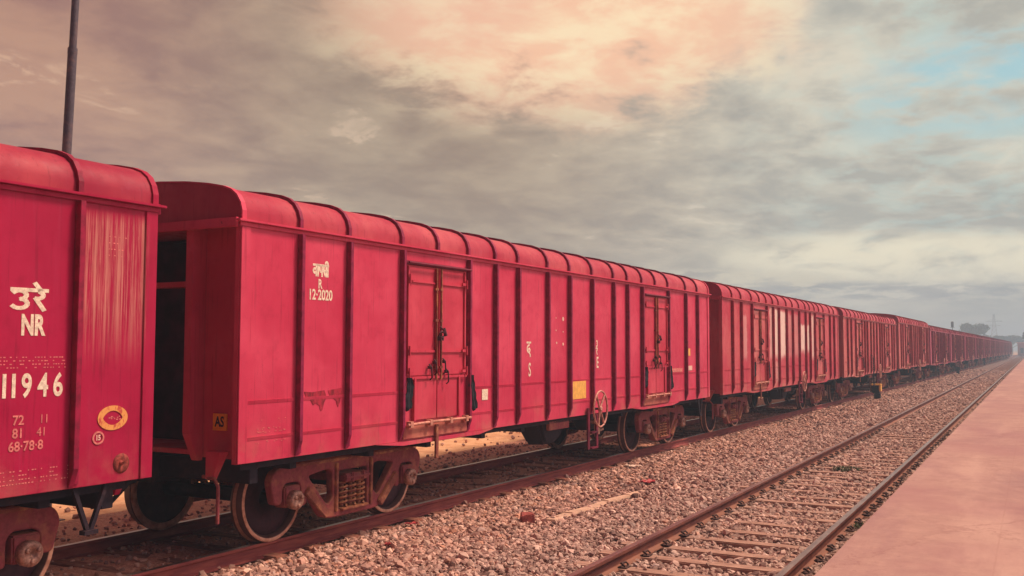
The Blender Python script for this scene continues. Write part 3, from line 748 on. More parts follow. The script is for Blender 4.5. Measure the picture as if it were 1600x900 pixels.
def make_wagon(P_, name='goods_wagon'):
    wg = empty(name, (0, 0, 0), 0, 'x', 'goods wagon', 'red covered goods wagons coupled in one long row')
    build_body().build('body', P_, wg, bevel=.004)
    build_roof().build('roof', P_RF, wg)
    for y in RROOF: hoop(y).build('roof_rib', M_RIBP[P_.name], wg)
    for y in (.035, WL-.035): hoop(y, .06, .018).build('roof_end_band', P_, wg)
    for sg in (1, -1):
        m = MB(); m.box(*sorted((sg*1.612, sg*1.665)), -.06, WL+.06, 3.388, 3.412); m.box(*sorted((sg*1.612, sg*1.63)), -.02, WL+.02, 3.345, 3.387)
        m.build('eave_trim', P_, wg, bevel=.004)
    for y in RIBS:
        m = MB(); ya, yb = y-.025, y+.025; x0, x1 = 1.6115, 1.68
        m.hexa([(x0, ya, Z0+.01), (x0+.012, ya, Z0+.01), (x0+.012, yb, Z0+.01), (x0, yb, Z0+.01)], [(x0, ya, Z0+.16), (x1, ya, Z0+.16), (x1, yb, Z0+.16), (x0, yb, Z0+.16)])
        m.box(x0, x1, ya, yb, Z0+.16, 3.344)
        m.box(x0, x0+.012, yb, yb+.045, Z0+.03, 3.343)
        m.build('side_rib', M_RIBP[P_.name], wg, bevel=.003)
    # ends
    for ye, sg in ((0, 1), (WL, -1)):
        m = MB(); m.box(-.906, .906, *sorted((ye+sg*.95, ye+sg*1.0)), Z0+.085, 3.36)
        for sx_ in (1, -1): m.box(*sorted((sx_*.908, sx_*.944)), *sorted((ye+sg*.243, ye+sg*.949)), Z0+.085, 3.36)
        m.build('end_recess', M_RECESS_SHADE, wg)  # deep recess in a dark colour that stands in for shade
    for ye, sg in ((0, -1), (WL, 1)):
        for px in (-.905, .905):
            m = MB(); a, b = px-.05, px+.05
            yi = ye-sg*.198; yo = ye-sg*.01
            m.hexa([(a, min(yi, yi+sg*.06), 1.00), (b, min(yi, yi+sg*.06), 1.00), (b, max(yi, yi+sg*.06), 1.00), (a, max(yi, yi+sg*.06), 1.00)],
                   [(a, min(yi, yo), 1.28), (b, min(yi, yo), 1.28), (b, max(yi, yo), 1.28), (a, max(yi, yo), 1.28)])
            m.box(a, b, *sorted((yi, yo)), 1.28, 3.36); m.build('end_stanchion', P_, wg, bevel=.005)
        m = MB(); m.box(-1.60, 1.60, *sorted((ye+sg*.003, ye+sg*.05)), 3.335, 3.43); m.box(-1.545, 1.545, *sorted((ye-sg*.94, ye+sg*.002)), 3.385, 3.40)
        m.build('end_beam', P_, wg, bevel=.005)
        m = MB(); m.box(-.90, .90, *sorted((ye-sg*.60, ye-sg*.45)), 2.80, 2.86); m.build('end_rail', P_, wg, bevel=.004)
        m = MB(); m.box(1.612, 1.626, *sorted((ye-sg*.004, ye-sg*.13)), 1.012, 3.343); m.build('corner_post', P_, wg, bevel=.004)
        m = MB(); m.box(-1.5, 1.5, *sorted((ye-sg*.30, ye-sg*.42)), .78, 1.005); m.build('headstock', M_UNDER, wg, bevel=.006)
        m = MB(); m.box(-.12, .12, *sorted((ye-sg*.1, ye+sg*.30)), .72, .96); m.lathe([(-.13, .001), (-.13, .13), (.13, .13), (.13, .001)], (0, ye+sg*.36, .84), 'Z', 14); m.box(-.2, .06, *sorted((ye+sg*.30, ye+sg*.50)), .72, .97)
        m.build('coupler', M_UNDER, wg, bevel=.012)
        m = MB(); m.hexa([(1.16, min(ye-sg*.04, ye-sg*.10), .84), (1.26, min(ye-sg*.04, ye-sg*.10), .84), (1.26, max(ye-sg*.04, ye-sg*.10), .84), (1.16, max(ye-sg*.04, ye-sg*.10), .84)],
                         [(1.20, min(ye, ye-sg*.12), 1.12), (1.40, min(ye, ye-sg*.12), 1.12), (1.40, max(ye, ye-sg*.12), 1.12), (1.20, max(ye, ye-sg*.12), 1.12)])
        m.build('end_bracket', P_, wg, bevel=.004)
        if ye > 0: continue
        m = MB(); m.tube([(1.1, ye-sg*.07, .86), (1.30, ye-sg*.03, .85), (1.36, ye-sg*.02, .78), (1.36, ye-sg*.02, .42)], .018, 8); m.build('brake_pipe', M_BOGIE, wg)
        hosepts = [(.3, ye, .9), (.3, ye+sg*.15, .78), (.22, ye+sg*.32, .58), (.1, ye+sg*.45, .55)]
        m = MB(); m.tube(hosepts, .026, 8); m.build('brake_hose', M_DARK, wg)
    # underframe
    m = MB(); m.box(-.22, .22, .2, WL-.2, .72, 1.03)
    for sg in (1, -1): m.box(*sorted((sg*1.40, sg*1.50)), .17, WL-.17, .93, 1.005)
    for y in (1.0, 2.37, 3.6, 5.0, 6.2, 7.56, 8.9, 10.2, 11.8, 13.12, 14.2): m.box(-1.45, 1.45, y-.05, y+.05, .86, 1.004)
    m.build('underframe', M_UNDER, wg)
    for (a, b) in DOORS:
        m = MB(); m.hexa([(1.45, a+.02, .955), (1.625, a+.02, .955), (1.625, b+.35, .955), (1.45, b+.35, .955)], [(1.45, a-.5, Z0-.004), (1.625, a-.5, Z0-.004), (1.625, b+.75, Z0-.004), (1.45, b+.75, Z0-.004)])
        m.build('sole_bar', P_, wg)
        make_door(wg, a, b, P_DR)
    for yy in (2.37, WL-2.0): make_bogie(wg, yy)
    # air reservoir hanging amidships
    m = MB()
    m.hexa([(1.0, 7.15, .56), (1.36, 7.15, .58), (1.36, 7.55, .58), (1.0, 7.55, .56)], [(.95, 6.75, 1.0), (1.44, 6.75, .985), (1.44, 7.9, .985), (.95, 7.9, 1.0)])
    m.build('brake_box', M_UNDER, wg, bevel=.05)
    m = MB(); m.box(1.442, 1.50, 7.0, 7.75, .82, .97); m.build('brake_box_flap', M_BOGIE, wg, bevel=.01)
    m = MB(); m.lathe([(-.45, .001), (-.42, .12), (-.35, .17), (.35, .17), (.42, .12), (.45, .001)], (.9, 9.9, .78), 'Y', 20, closed=False); m.build('air_reservoir', M_UNDER, wg)
    m = MB(); m.tube([(.5, 2.6, .8), (.5, 12.6, .8)], .025, 8); m.tube([(-.6, .3, .86), (-.6, WL-.3, .86)], .02, 8); m.build('brake_rod', M_UNDER, wg)
    # hand brake wheel, ladder
    hy = 8.46; hz_ = 1.10; hx = 1.76
    hwl = MB()
    ring = [(hx, hy+.285*math.cos(2*math.pi*k/40), hz_+.305*math.sin(2*math.pi*k/40)) for k in range(41)]
    hwl.tube(ring, .017, 8, cap=False)
    for a in (52, 128, 250, 300): hwl.tube([(hx-.015, hy, hz_), (hx, hy+.28*math.cos(R(a)), hz_+.30*math.sin(R(a)))], .019, 6)
    hwl.lathe([(-.03, .001), (-.03, .045), (.02, .045), (.02, .001)], (hx, hy, hz_), 'X', 14)
    o = hwl.build('hand_wheel', M_HAND, wg)
    m = MB(); m.tube([(1.2, hy, hz_), (hx, hy, hz_)], .02, 8); m.box(1.50, 1.60, hy-.04, hy+.04, .9, 1.14); m.build('wheel_shaft', M_UNDER, o)
    m = MB()
    for yy in (8.20, 8.55): m.box(1.63, 1.66, yy-.04, yy+.04, .42, 1.12 if yy < 8.3 else 1.0)
    for zz in (.44, .70): m.box(1.625, 1.70, 8.24, 8.51, zz-.014, zz+.014)
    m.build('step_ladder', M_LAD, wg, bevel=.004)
    m = MB()
    for q in ((9.0, .92), (9.15, .72)): m.box(1.35, 1.42, q[0]-.04, q[0]+.05, q[1]-.12, q[1]+.1)
    m.beam((1.3, 8.9, .60), (1.3, 9.6, .66), .05, .04); m.build('brake_lever', M_BEAR, wg)
    m = MB()     # V shaped stirrups under the ends
    for yy in (14.5, ): m.beam((1.56, yy-.12, 1.0), (1.56, yy+.02, .64), .035, .035); m.beam((1.56, yy+.19, 1.0), (1.56, yy+.05, .64), .035, .035); m.box(1.53, 1.60, yy-.03, yy+.10, .61, .645)
    m.build('footstep', M_UNDER, wg)
    m = MB(); m.box(1.642, 1.672, 3.44, 3.50, .74, 1.17); m.build('hanging_strap', M_SPRING, wg, bevel=.004)
    return wg
M_RIBP = {}
M_RECESS_SHADE = simple('end_panel_shade', (.075, .008, .028), .8, 0, .4, 3, .003)  # near-black maroon: the shade of the end recess put into its colour
M_LAD = simple('dark_maroon_paint', (.17, .008, .035), .6)  # dark maroon of ladder, door header and door rail
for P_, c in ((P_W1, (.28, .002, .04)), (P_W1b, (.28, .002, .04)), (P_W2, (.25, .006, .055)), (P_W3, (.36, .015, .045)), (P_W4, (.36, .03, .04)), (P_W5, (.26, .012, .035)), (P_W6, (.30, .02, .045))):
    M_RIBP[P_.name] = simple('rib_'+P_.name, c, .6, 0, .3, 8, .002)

proto = make_wagon(P_W2)
def clone(o, parent=None, repl=None, depth=0):
    c = o.copy(); COL.objects.link(c)
    c.parent = parent
    if repl and c.type == 'MESH':
        mm = c.data.materials[0]
        if mm in repl:
            key = (o.data.name, repl[mm].name)
            if key not in CACHE:
                md = o.data.copy(); md.materials.clear(); md.materials.append(repl[mm]); CACHE[key] = md
            c.data = CACHE[key]
    for ch in list(KIDS[o.name]): clone(ch, c, repl, depth+1)
    return c
CACHE = {}
KIDS = {o.name: [] for o in bpy.data.objects}
for o in bpy.data.objects:
    if o.parent: KIDS[o.parent.name].append(o)
def place(wg, k):
    s = S0+k*(WL+GAP); wg.location = (tx(s), s, 0); wg.rotation_euler = (0, 0, -A_T if s < 245 else 0); return s
CACHE.clear()
def rep(P_): return {P_W2: P_, M_RIBP[P_W2.name]: M_RIBP[P_.name], P_DR: P_DR if P_ in (P_W1, P_W1b) else P_DD, P_RF: P_RF1 if P_ in (P_W1, P_W1b, P_W5) else P_RF}
LBL = {
 -1: 'crimson wagon cut off by the left frame edge, lettered NR and numbered 111946',
 0: 'bright red wagon shown whole from its shaded end, lettered 12 2020 and S, white handwheel',
 1: 'red wagon with large pale whitewashed patches, right behind the one lettered 12 2020',
 2: 'dull red wagon coupled behind the one with pale patches',
 3: 'worn red wagon with a dark chain hanging down beside its door',
 4: 'maroon wagon two places beyond the wagon with pale patches and its dull red neighbour',
}
ORD = ['fifth', 'sixth', 'seventh', 'eighth', 'ninth', 'tenth', 'eleventh', 'twelfth', 'thirteenth', 'fourteenth', 'fifteenth', 'sixteenth']
paints = {-1: P_W1b, 0: P_W2, 1: P_W3, 2: P_W4, 3: P_W4, 4: P_W5, 5: P_W5, 6: P_W6, 7: P_W5, 8: P_W6, 9: P_W5, 10: P_W5, 11: P_W6, 12: P_W5, 13: P_W5, 14: P_W5}
WG = {}
for k in range(-1, 15):
    wg = proto if k == 0 else clone(proto, None, rep(paints[k]))
    place(wg, k); WG[k] = wg
    if k == 3: wg.scale = (1, 1, 1.045)
LBL.update({
 2: 'dusty pinkish wagon with a dark hanging chain, behind the yellow-topped trackside box',
 3: 'slightly taller worn red wagon whose roof rises above the one with the hanging chain',
 4: 'maroon wagon coupled right behind the slightly taller worn red one',
 5: 'maroon wagon sixth beyond the handwheel in the foreground row, a pale mark at its door',
})
LBL[5] = 'maroon wagon with one bright pinkish white mark high on its side, in the distance'
for k, wg in WG.items():
    wg['label'] = LBL.get(k, 'hazy maroon wagon, %s in the row from the left' % {6: 'eighth', 7: 'ninth', 8: 'tenth', 9: 'eleventh', 10: 'twelfth', 11: 'thirteenth', 12: 'fourteenth', 13: 'fifteenth', 14: 'last and sixteenth'}.get(k, ''))

# ---- lettering, plates and stains
def quad(par, y0, y1, z0, z1, material, name, label=None, x=1.6125, th=.004):
    m = MB(); m.box(x, x+th, y0, y1, z0, z1); return m.build(name, material, par, label=label)
def letters(par, body, y, z, h, bold=.0, sx=1., material=M_CREAM, name='lettering', label=None):
    return on_side(text_mesh(body, h/.73, bold, sx), name, material, par, y, z, 1.6125, label)
def stroke_letters(par, strokes, y, z, h, r, material=M_CREAM, label=None, sx=1.):
    """painted brush letters: polylines in a unit box (0..w, 0..1)"""
    m = MB()
    for st in strokes:
        q = [Vector(a) for a in st]
        for i in range(len(q)-1):
            a, b = q[i], q[i+1]; t = (b-a).normalized(); n_ = Vector((-t.y, t.x))*r/h
            e = t*r/h*.5
            P4 = [a-e+n_, a-e-n_, b+e-n_, b+e+n_]
            V = [(1.6108, y+c.x*h*sx, z+c.y*h) for c in P4]+[(1.6120+i*.00004, y+c.x*h*sx, z+c.y*h) for c in P4]
            m.add(V, [(0, 1, 2, 3), (7, 6, 5, 4), (0, 4, 5, 1), (1, 5, 6, 2), (2, 6, 7, 3), (3, 7, 4, 0)])
    return m.build('lettering', material, par, label=label)
def arc(cx, cy, rx, ry, a0, a1, n=10): return [(cx+rx*math.cos(R(a0+(a1-a0)*i/n)), cy+ry*math.sin(R(a0+(a1-a0)*i/n))) for i in range(n+1)]
# Devanagari drawn as brush strokes
U_ = [[(0, .95), (.62, .95)], arc(.28, .70, .24, .20, 150, -80), arc(.28, .30, .28, .22, 80, -150)]                       # u
RA = lambda o: [[(o, .95), (o+.62, .95)], [(o+.34, .95)]+arc(o+.26, .72, .20, .16, 60, -110)+[(o+.5, .02)]]              # ra
MATRA_E = lambda o: [[(o+.36, .97), (o+.16, 1.28)]]
VA = lambda o: [[(o, .95), (o+.5, .95)], [(o+.40, .95), (o+.40, 0)], arc(o+.22, .45, .20, .19, 30, 330)]
AA = lambda o: [[(o, .95), (o+.25, .95)], [(o+.14, .95), (o+.14, 0)]]
PA = lambda o: [[(o, .95), (o+.5, .95)], [(o+.42, .95), (o+.42, 0)], [(o+.10, .95), (o+.10, .55), (o+.2, .40), (o+.42, .42)]]
SA = lambda o: [[(o, .95), (o+.55, .95)], [(o+.48, .95), (o+.48, 0)], [(o+.16, .95), (o+.16, .6), (o+.02, .5)], [(o+.12, .55), (o+.34, .08)], [(o+.2, .5), (o+.48, .5)]]
II = lambda o: [[(o, .95), (o+.25, .95)], [(o+.14, .95), (o+.14, 0)], arc(o-.02, 1.0, .18, .28, 0, 150)]
DA = [[(0, .95), (.6, .95)], [(.34, .95), (.34, .78)]+arc(.30, .52, .24, .24, 80, 270)+[(.5, .12), (.5, -.02)], arc(.34, .42, .12, .12, 180, -60)]
L = lambda s: s-(S0-GAP-WL)         # world s -> local y on the first wagon
w1 = WG[-1]
nb = build_body(False).build('body', P_W1b, None, bevel=.004)
for c in w1.children:
    if c.name.startswith(('side_rib', 'roof_rib')) and max(v.co.y for v in c.data.vertices) > 14.1 and min(v.co.y for v in c.data.vertices) > 14: c.location.y = .11
    if c.name.startswith('body'): c.data = nb.data
bpy.data.objects.remove(nb)
stroke_letters(w1, U_+RA(.66)+MATRA_E(.66), L(4.74), 2.435, .165, .0145, sx=1.45)
letters(w1, 'NR', L(4.925), 2.312, .160, .009, .66)
for ch, q in zip('111946', (4.63, 4.705, 4.782, 4.890, 5.030, 5.162)): letters(w1, ch, L(q), 1.842, .185, .006, .72 if ch != '1' else .8)
letters(w1, '72', L(4.83), 1.585, .075, .002, .95, M_FAINT); letters(w1, '11', L(5.05), 1.585, .07, .0, .9, M_FAINT)
letters(w1, '81', L(4.83), 1.485, .075, .002, .95, M_FAINT); letters(w1, '41', L(5.03), 1.485, .07, .0, .9, M_FAINT)
letters(w1, '68·78·8', L(4.90), 1.385, .075, .002, .95, M_FAINT)
def stencil(par, y0, y1, z, h, seed):
    rr = random.Random(seed); m = MB(); y = y0
    while y < y1:
        for zz in (0, .33, .66, 1.):
            if rr.random() < .62:
                a = y+rr.uniform(0, .01); b = z+h*zz*.8; m.box(1.6109, 1.6116, a, a+rr.uniform(.008, .020), b, b+.009)
        y += .026
    return m.build('worn_stencil_marks', M_FAINT, par)
stencil(w1, L(4.3), L(5.23), 1.985, .10, 1); stencil(w1, L(4.3), L(5.28), 1.10, .12, 2); stencil(w1, L(5.60), L(5.78), 2.92, .20, 3)
# yellow eye-shaped emblem: thick ring, red lens inside
def ring(par, y, z, ro, ri, material, name, pointed=False, label=None):
    m = MB(); n = 48; V = []
    for xx in (1.6125, 1.6165):
        for k in range(n):
            a = 2*math.pi*k/n; V.append((xx, y+ro[0]*math.cos(a), z+ro[1]*math.sin(a)))
        for k in range(n):
            a = 2*math.pi*k/n; q = ri[1]*(abs(math.sin(a))**(1.6) if pointed else abs(math.sin(a)))*(1 if math.sin(a) >= 0 else -1)
            V.append((xx, y+ri[0]*math.cos(a), z+q))
    f = []
    for k in range(n):
        j = (k+1) % n
        f += [(k, j, n+j, n+k), (2*n+k, 3*n+k, 3*n+j, 2*n+j), (k, 2*n+k, 2*n+j, j), (n+k, n+j, 3*n+j, 3*n+k)]
    m.add(V, f); return m.build(name, material, par, label=label)
ring(w1, L(5.69), 1.555, (.150, .103), (.098, .060), M_YELW, 'yellow_emblem', True)
stencil(w1, L(5.62), L(5.76), 1.535, .03, 5)
ring(w1, L(5.552), 1.397, (.058, .055), (.042, .040), M_FAINT, 'stencil_circle'); letters(w1, '15', L(5.552), 1.397, .045, .002, .8, M_PALE)
m = MB(); m.lathe([(0, .001), (.012, .045), (.012, .070), (0, .085), (-.004, .085)], (1.612, L(5.79), 1.165), 'X', 14, closed=False)
m.lathe([(.0, .001), (.03, .012), (.0, .022)], (1.62, L(5.78), 1.17), 'X', 8, closed=False); m.build('cast_plate', M_DENT, w1)

w2 = WG[0]
stroke_letters(w2, VA(0)+AA(.5)+PA(.75)+SA(1.25)+II(1.8), 1.09, 2.925, .125, .0125)
letters(w2, 'R', 1.205, 2.835, .105, .003, .75); letters(w2, '12·2020', 1.215, 2.715, .115, .004, .78)
stroke_letters(w2, DA, 6.02, 2.02, .22, .014); letters(w2, 'S', 6.11, 1.805, .21, .004, .62)
stroke_letters(w2, RA(0)+MATRA_E(0), 8.60, 2.03, .12, .010); stroke_letters(w2, [arc(.2, .75, .2, .2, 150, -60)+arc(.2, .3, .22, .25, 60, -150)], 8.62, 2.17, .11, .010)
letters(w2, 'E', 8.67, 1.885, .20, .004, .7)
quad(w2, 7.60, 8.17, 1.295, 1.59, M_YELLOW, 'yellow_notice_plate')
quad(w2, 4.68, 4.84, 1.42, 1.57, M_CREAM, 'cream_plate')
quad(w2, 13.52, 13.74, 1.98, 2.14, M_YELLOW, 'small_yellow_plate'); quad(w2, 13.46, 13.86, 1.66, 1.76, M_PALE, 'pale_patch')
quad(w2, 12.45, 13.2, 1.64, 1.72, M_FAINT, 'pale_patch')
m = MB()
for (yy, zz, r_) in ((6.80, 2.62, .028), (7.02, 2.63, .012), (7.28, 2.62, .036), (7.02, 2.43, .014), (7.28, 2.41, .014), (6.80, 2.20, .024), (7.04, 2.23, .020), (7.28, 2.21, .026)):
    m.lathe([(-.001, .001), (.003, .001), (.003, r_), (-.001, r_)], (1.6125, yy, zz), 'X', 7, False)
m.build('white_rivet_mark', M_PALE, w2)
# downward dripping rust stain
m = MB()
def drip(poly, m):
    V = [(1.6120, a, b) for a, b in poly]+[(1.6140, a, b) for a, b in poly]; n = len(poly)
    m.add(V, [tuple(range(n)), tuple(range(n, 2*n))[::-1]]+[(i, (i+1) % n, n+(i+1) % n, n+i) for i in range(n)])
drip([(.97, 1.68), (1.10, 1.67), (1.30, 1.685), (1.34, 1.61), (1.30, 1.55), (1.27, 1.47), (1.24, 1.46), (1.22, 1.52), (1.16, 1.55), (1.12, 1.53), (1.06, 1.60), (1.0, 1.62)], m)
drip([(1.36, 1.68), (1.60, 1.70), (1.61, 1.63), (1.58, 1.58), (1.55, 1.50), (1.53, 1.49), (1.50, 1.56), (1.44, 1.60), (1.39, 1.62)], m)
m.build('rust_stain', M_STAIN, w2)
m = MB(); rr = random.Random(4)
for _ in range(34):
    yy = rr.uniform(.25, .68); zz = rr.choice([1.30, 1.335, 1.20, 1.42])+rr.uniform(-.008, .008); m.box(1.6125, 1.614, yy, yy+rr.uniform(.01, .03), zz, zz+.006)
m.build('worn_stencil_marks', M_FAINT, w2)
def end_plate(par):
    m = MB(); m.box(1.10, 1.29, .185, .198, 1.31, 1.48); o = m.build('number_plate', M_ORANGE, par)
    me = text_mesh('AS', .105/.73, .003, .75); me.transform(Matrix.Translation((1.195, .182, 1.395)) @ ENDM); link('lettering', me, M_DARK, o)
end_plate(w2)
w3 = WG[1]
for k in (2, 3, 6):
    quad(WG[k], 4.4+k*.3, 4.92+k*.02, 2.0, 2.6, M_FAINT, 'pale_patch'); quad(WG[k], 12.5, 13.2, 1.4, 1.9, M_FAINT, 'pale_patch')
quad(WG[5], 1.2, 1.62, 2.7, 3.1, M_PALE, 'pale_patch'); quad(WG[5], 1.25, 1.6, 1.9, 2.1, M_PALE, 'pale_patch')
m = MB()
yl = 46.0-(S0+2*(WL+GAP))
for i in range(16):
    m.lathe([(-.035, .001), (-.03, .03), (.03, .03), (.035, .001)], (1.74, yl+.01*math.sin(i*2), .48+i*.082), 'Z', 6, closed=False)
m.tube([(1.74, yl, .45), (1.74, yl, 1.8), (1.62, yl, 1.86)], .012, 6); m.build('hanging_chain', M_DARK, WG[2])

# ------------------------------------------------------------------ trackside objects
def point_box(x, s, sc, label, yellow, cat='trackside box'):
    r = empty('trackside_box', (x, s, -.17), 0, label, cat, 'dark boxes standing in the ballast beside the running line')
    m = MB(); m.box(-.10*sc, .16*sc, -.16*sc, .16*sc, .02, .30*sc); m.box(-.17*sc, .12*sc, -.15*sc, .15*sc, .30*sc, .66*sc)
    m.build('housing', M_DARK, r, bevel=.02)
    m = MB(); m.box(-.22*sc, .22*sc, -.22*sc, .22*sc, -.06, .03); m.build('base_plate', M_UNDER, r, bevel=.01)
    m = MB(); m.box(-.22*sc, .20*sc, -.19*sc, .19*sc, .663*sc, .72*sc); m.box(.123*sc, .20*sc, -.19*sc, .19*sc, .40*sc, .66*sc)
    m.build('cover', M_YELLOW if yellow else M_UNDER, r, bevel=.008)
    return r
point_box(-6.28, 46.5, 1.0, 'dark metal box with a yellow top and flank standing in the ballast', True)
point_box(-6.05, 95.9, .95, 'small dark box in the ballast further along than the yellow-topped box', False)
point_box(-6.1, 150, 1.0, 'tiny dark box in the ballast, farthest away along the line', False)

# pole behind the wagons
pa, pb = Vector((-12.0, 9.018, 4.88)), Vector((-12.0, 9.0876, 7.1237)); dr = (pb-pa)/(pb.z-pa.z)
foot = pa-dr*(pa.z+.25)
pl = empty('lamp_post', tuple(foot), 0, 'tall thin dark metal post rising behind the roof of the leftmost wagon', 'lamp post')
m = MB(); m.tube([dr*0, dr*3.6], .075, 16); m.build('lower_pole', M_GALV, pl)
m = MB(); m.tube([dr*3.6, dr*6.62], .064, 16); m.tube([dr*3.5, dr*3.62], .082, 16); m.build('middle_pole', M_GALV, pl)
m = MB(); m.tube([dr*6.62, dr*10.2], .052, 16); m.tube([dr*6.58, dr*6.66], .067, 16); m.build('upper_pole', M_GALV, pl)
m = MB(); m.tube([dr*10.1, dr*10.5+Vector((.2, 0, 0)), dr*10.6+Vector((1.1, 0, 0))], .03, 10); m.build('lamp_arm', M_GALV, pl)
m = MB(); q = dr*10.6+Vector((1.35, 0, 0)); m.box(q.x-.3, q.x+.3, q.y-.11, q.y+.11, q.z-.06, q.z+.05); m.build('lamp_head', M_GALV, pl, bevel=.03)
m = MB(); m.box(-.18, .18, -.18, .18, -.1, .03); m.build('base_plate', M_GALV, pl)

# litter and weeds
def weed(x, s, r, n, hgt, label):
    m = MB(); rr = random.Random(int(s*10))
    for _ in range(n):
        a = rr.uniform(0, 6.28); q = r*math.sqrt(rr.random()); bx, by = q*math.cos(a), q*math.sin(a)*1.1
        h = hgt*rr.uniform(.5, 1.1); l = rr.uniform(.02, .09); da = rr.uniform(0, 6.28); wd = rr.uniform(.006, .012)
        dx, dy = math.cos(da), math.sin(da)
        m.add([(bx-dy*wd, by+dx*wd, -.02), (bx+dy*wd, by-dx*wd, -.02), (bx+dx*l*.6+dy*wd, by+dy*l*.6-dx*wd, h*.7), (bx+dx*l*.6-dy*wd, by+dy*l*.6+dx*wd, h*.7), (bx+dx*l, by+dy*l, h)], [(0, 1, 2, 3), (3, 2, 4)])
    o = m.build('weed', M_WEED, None, label=label, category='weed', group='weeds growing in the running line'); o.location = (x, s, bed_h(x, s)); return o
weed(-3.2, 19.5, .26, 420, .08, 'low green weed tuft between the rails of the empty track')
weed(-1.95, 13.3, .20, 380, .10, 'green weed tuft against the platform side of the right-hand rail')
def scrap(name, x, s, sx, sy, h, material, label, cat, seed, zoff=.035):
    rr = random.Random(seed); n = 9; V = []
    for j in range(n):
        for i in range(n):
            u, v = i/(n-1)-.5, j/(n-1)-.5
            V.append((u*sx*(1+.25*math.sin(v*9+seed)), v*sy*(1+.2*math.sin(u*7+seed)), h*(.5+.5*noise.noise(Vector((u*4, v*4, seed))))+rr.uniform(0, h*.15)))
    top = [(j*n+i, j*n+i+1, (j+1)*n+i+1, (j+1)*n+i) for j in range(n-1) for i in range(n-1)]
    m = MB(); m.add(V+[(a, b, c-.012) for a, b, c in V], top+[tuple(q+n*n for q in f[::-1]) for f in top])
    o = m.build(name, material, None, label=label, category=cat); o.location = (x, s, bed_h(x, s)+zoff); o.rotation_euler = (0, 0, rr.uniform(0, 3)); return o
M_RED = simple('red_plastic', (.42, .04, .045), .5); M_WHITE = simple('pale_paper', (.75, .52, .42), .8); M_CONC = simple('pale_concrete', (.58, .37, .27), .9, 0, .15, 5, .01)
scrap('litter', -5.77, 15.6, .20, .26, .07, M_RED, 'crumpled bright red plastic scrap lying on the gravel between the tracks', 'litter', 3)
scrap('litter', -7.15, 10.6, .10, .13, .05, M_RED, 'small red scrap on the gravel beside the first wagon bogie', 'litter', 5)
scrap('litter', -6.55, 9.25, .09, .10, .05, M_RED, 'small red scrap on the gravel at the bottom, left of the pale strip', 'litter', 8)
scrap('litter', -6.8, 17.6, .30, .18, .06, M_WHITE, 'pale crumpled paper on the gravel close to the wagon rail', 'litter', 9)
m = MB(); m.hexa([(-.09, -.17, 0), (.10, -.15, 0), (.09, .16, 0), (-.10, .14, 0)], [(-.08, -.16, .10), (.09, -.13, .13), (.08, .14, .11), (-.09, .10, .12)])
o = m.build('brick', simple('broken_brick', (.32, .07, .06), .9, 0, .35, 20, .01), None, bevel=.012, label='dark reddish broken brick at the near end of the pale concrete strip', category='brick'); o.location = (-5.98, 11.6, bed_h(-5.95, 11.6)); o.rotation_euler = (0, 0, .5)
# broken pale concrete strip lying in the gravel
rr = random.Random(3); m = MB(); pts = [(0, 0), (-.02, .6), (.05, 1.2), (.03, 1.8), (.10, 2.5), (.14, 3.1)]
for i in range(len(pts)-1):
    (a0, b0), (a1, b1) = pts[i], pts[i+1]; w0 = .10-.008*i; w1_ = .10-.008*(i+1)
    z0 = .02; z1 = .075+rr.uniform(-.012, .012)
    m.hexa([(a0-w0, b0, z0), (a0+w0, b0, z0), (a1+w1_, b1+.02, z0), (a1-w1_, b1+.02, z0)], [(a0-w0*.8, b0+.003*i, z1), (a0+w0*.8, b0+.003*i, z1), (a1+w1_*.8, b1+.02, z1-.006), (a1-w1_*.8, b1+.02, z1-.006)])
o = m.build('concrete_strip', M_CONC, None, bevel=.012, label='long narrow pale concrete strip lying in the gravel between the two tracks', category='concrete strip'); o.location = (-5.72, 11.75, bed_h(-5.7, 12.5)-.02)
# half-buried hoop of pale wire beside the wagon wheel
# ------------------------------------------------------------------ far background
M_PYL = simple('galvanised_lattice', (.12, .13, .14), .6, .3); M_FARB = simple('pink_plaster', (.55, .25, .22), .8); M_FARG = simple('teal_roof', (.05, .12, .12), .7)
py = empty('pylon', (-22.05, 699.6, -.4), 0, 'slender lattice electricity pylon on the horizon beyond the far wagons', 'pylon')
m = MB(); H = 24.5
def wz(z): return 2.6*(1-z/H)**1.2+.35
lv = [0, 4, 8, 11.5, 14.5, 17, 19.2, 21.2, 23, H]
for i in range(len(lv)-1):
    a, b = wz(lv[i]), wz(lv[i+1]); ca = [(-a, -a), (a, -a), (a, a), (-a, a)]; cb = [(-b, -b), (b, -b), (b, b), (-b, b)]
    for k in range(4):
        j = (k+1) % 4
        m.beam((*ca[k], lv[i]), (*cb[k], lv[i+1]), .22, .22); m.beam((*ca[k], lv[i]), (*cb[j], lv[i+1]), .12, .12); m.beam((*ca[j], lv[i]), (*cb[k], lv[i+1]), .12, .12); m.beam((*cb[k], lv[i+1]), (*cb[j], lv[i+1]), .1, .1)
m.build('tower', M_PYL, py)
for z, l in ((20.0, 5.0), (17.2, 3.6)):
    m = MB()
    for sg in (1, -1): m.beam((0, 0, z), (sg*l, 0, z), .22, .22); m.beam((0, 0, z+1.2), (sg*l, 0, z), .14, .14)
    m.build('cross_arm', M_PYL, py)
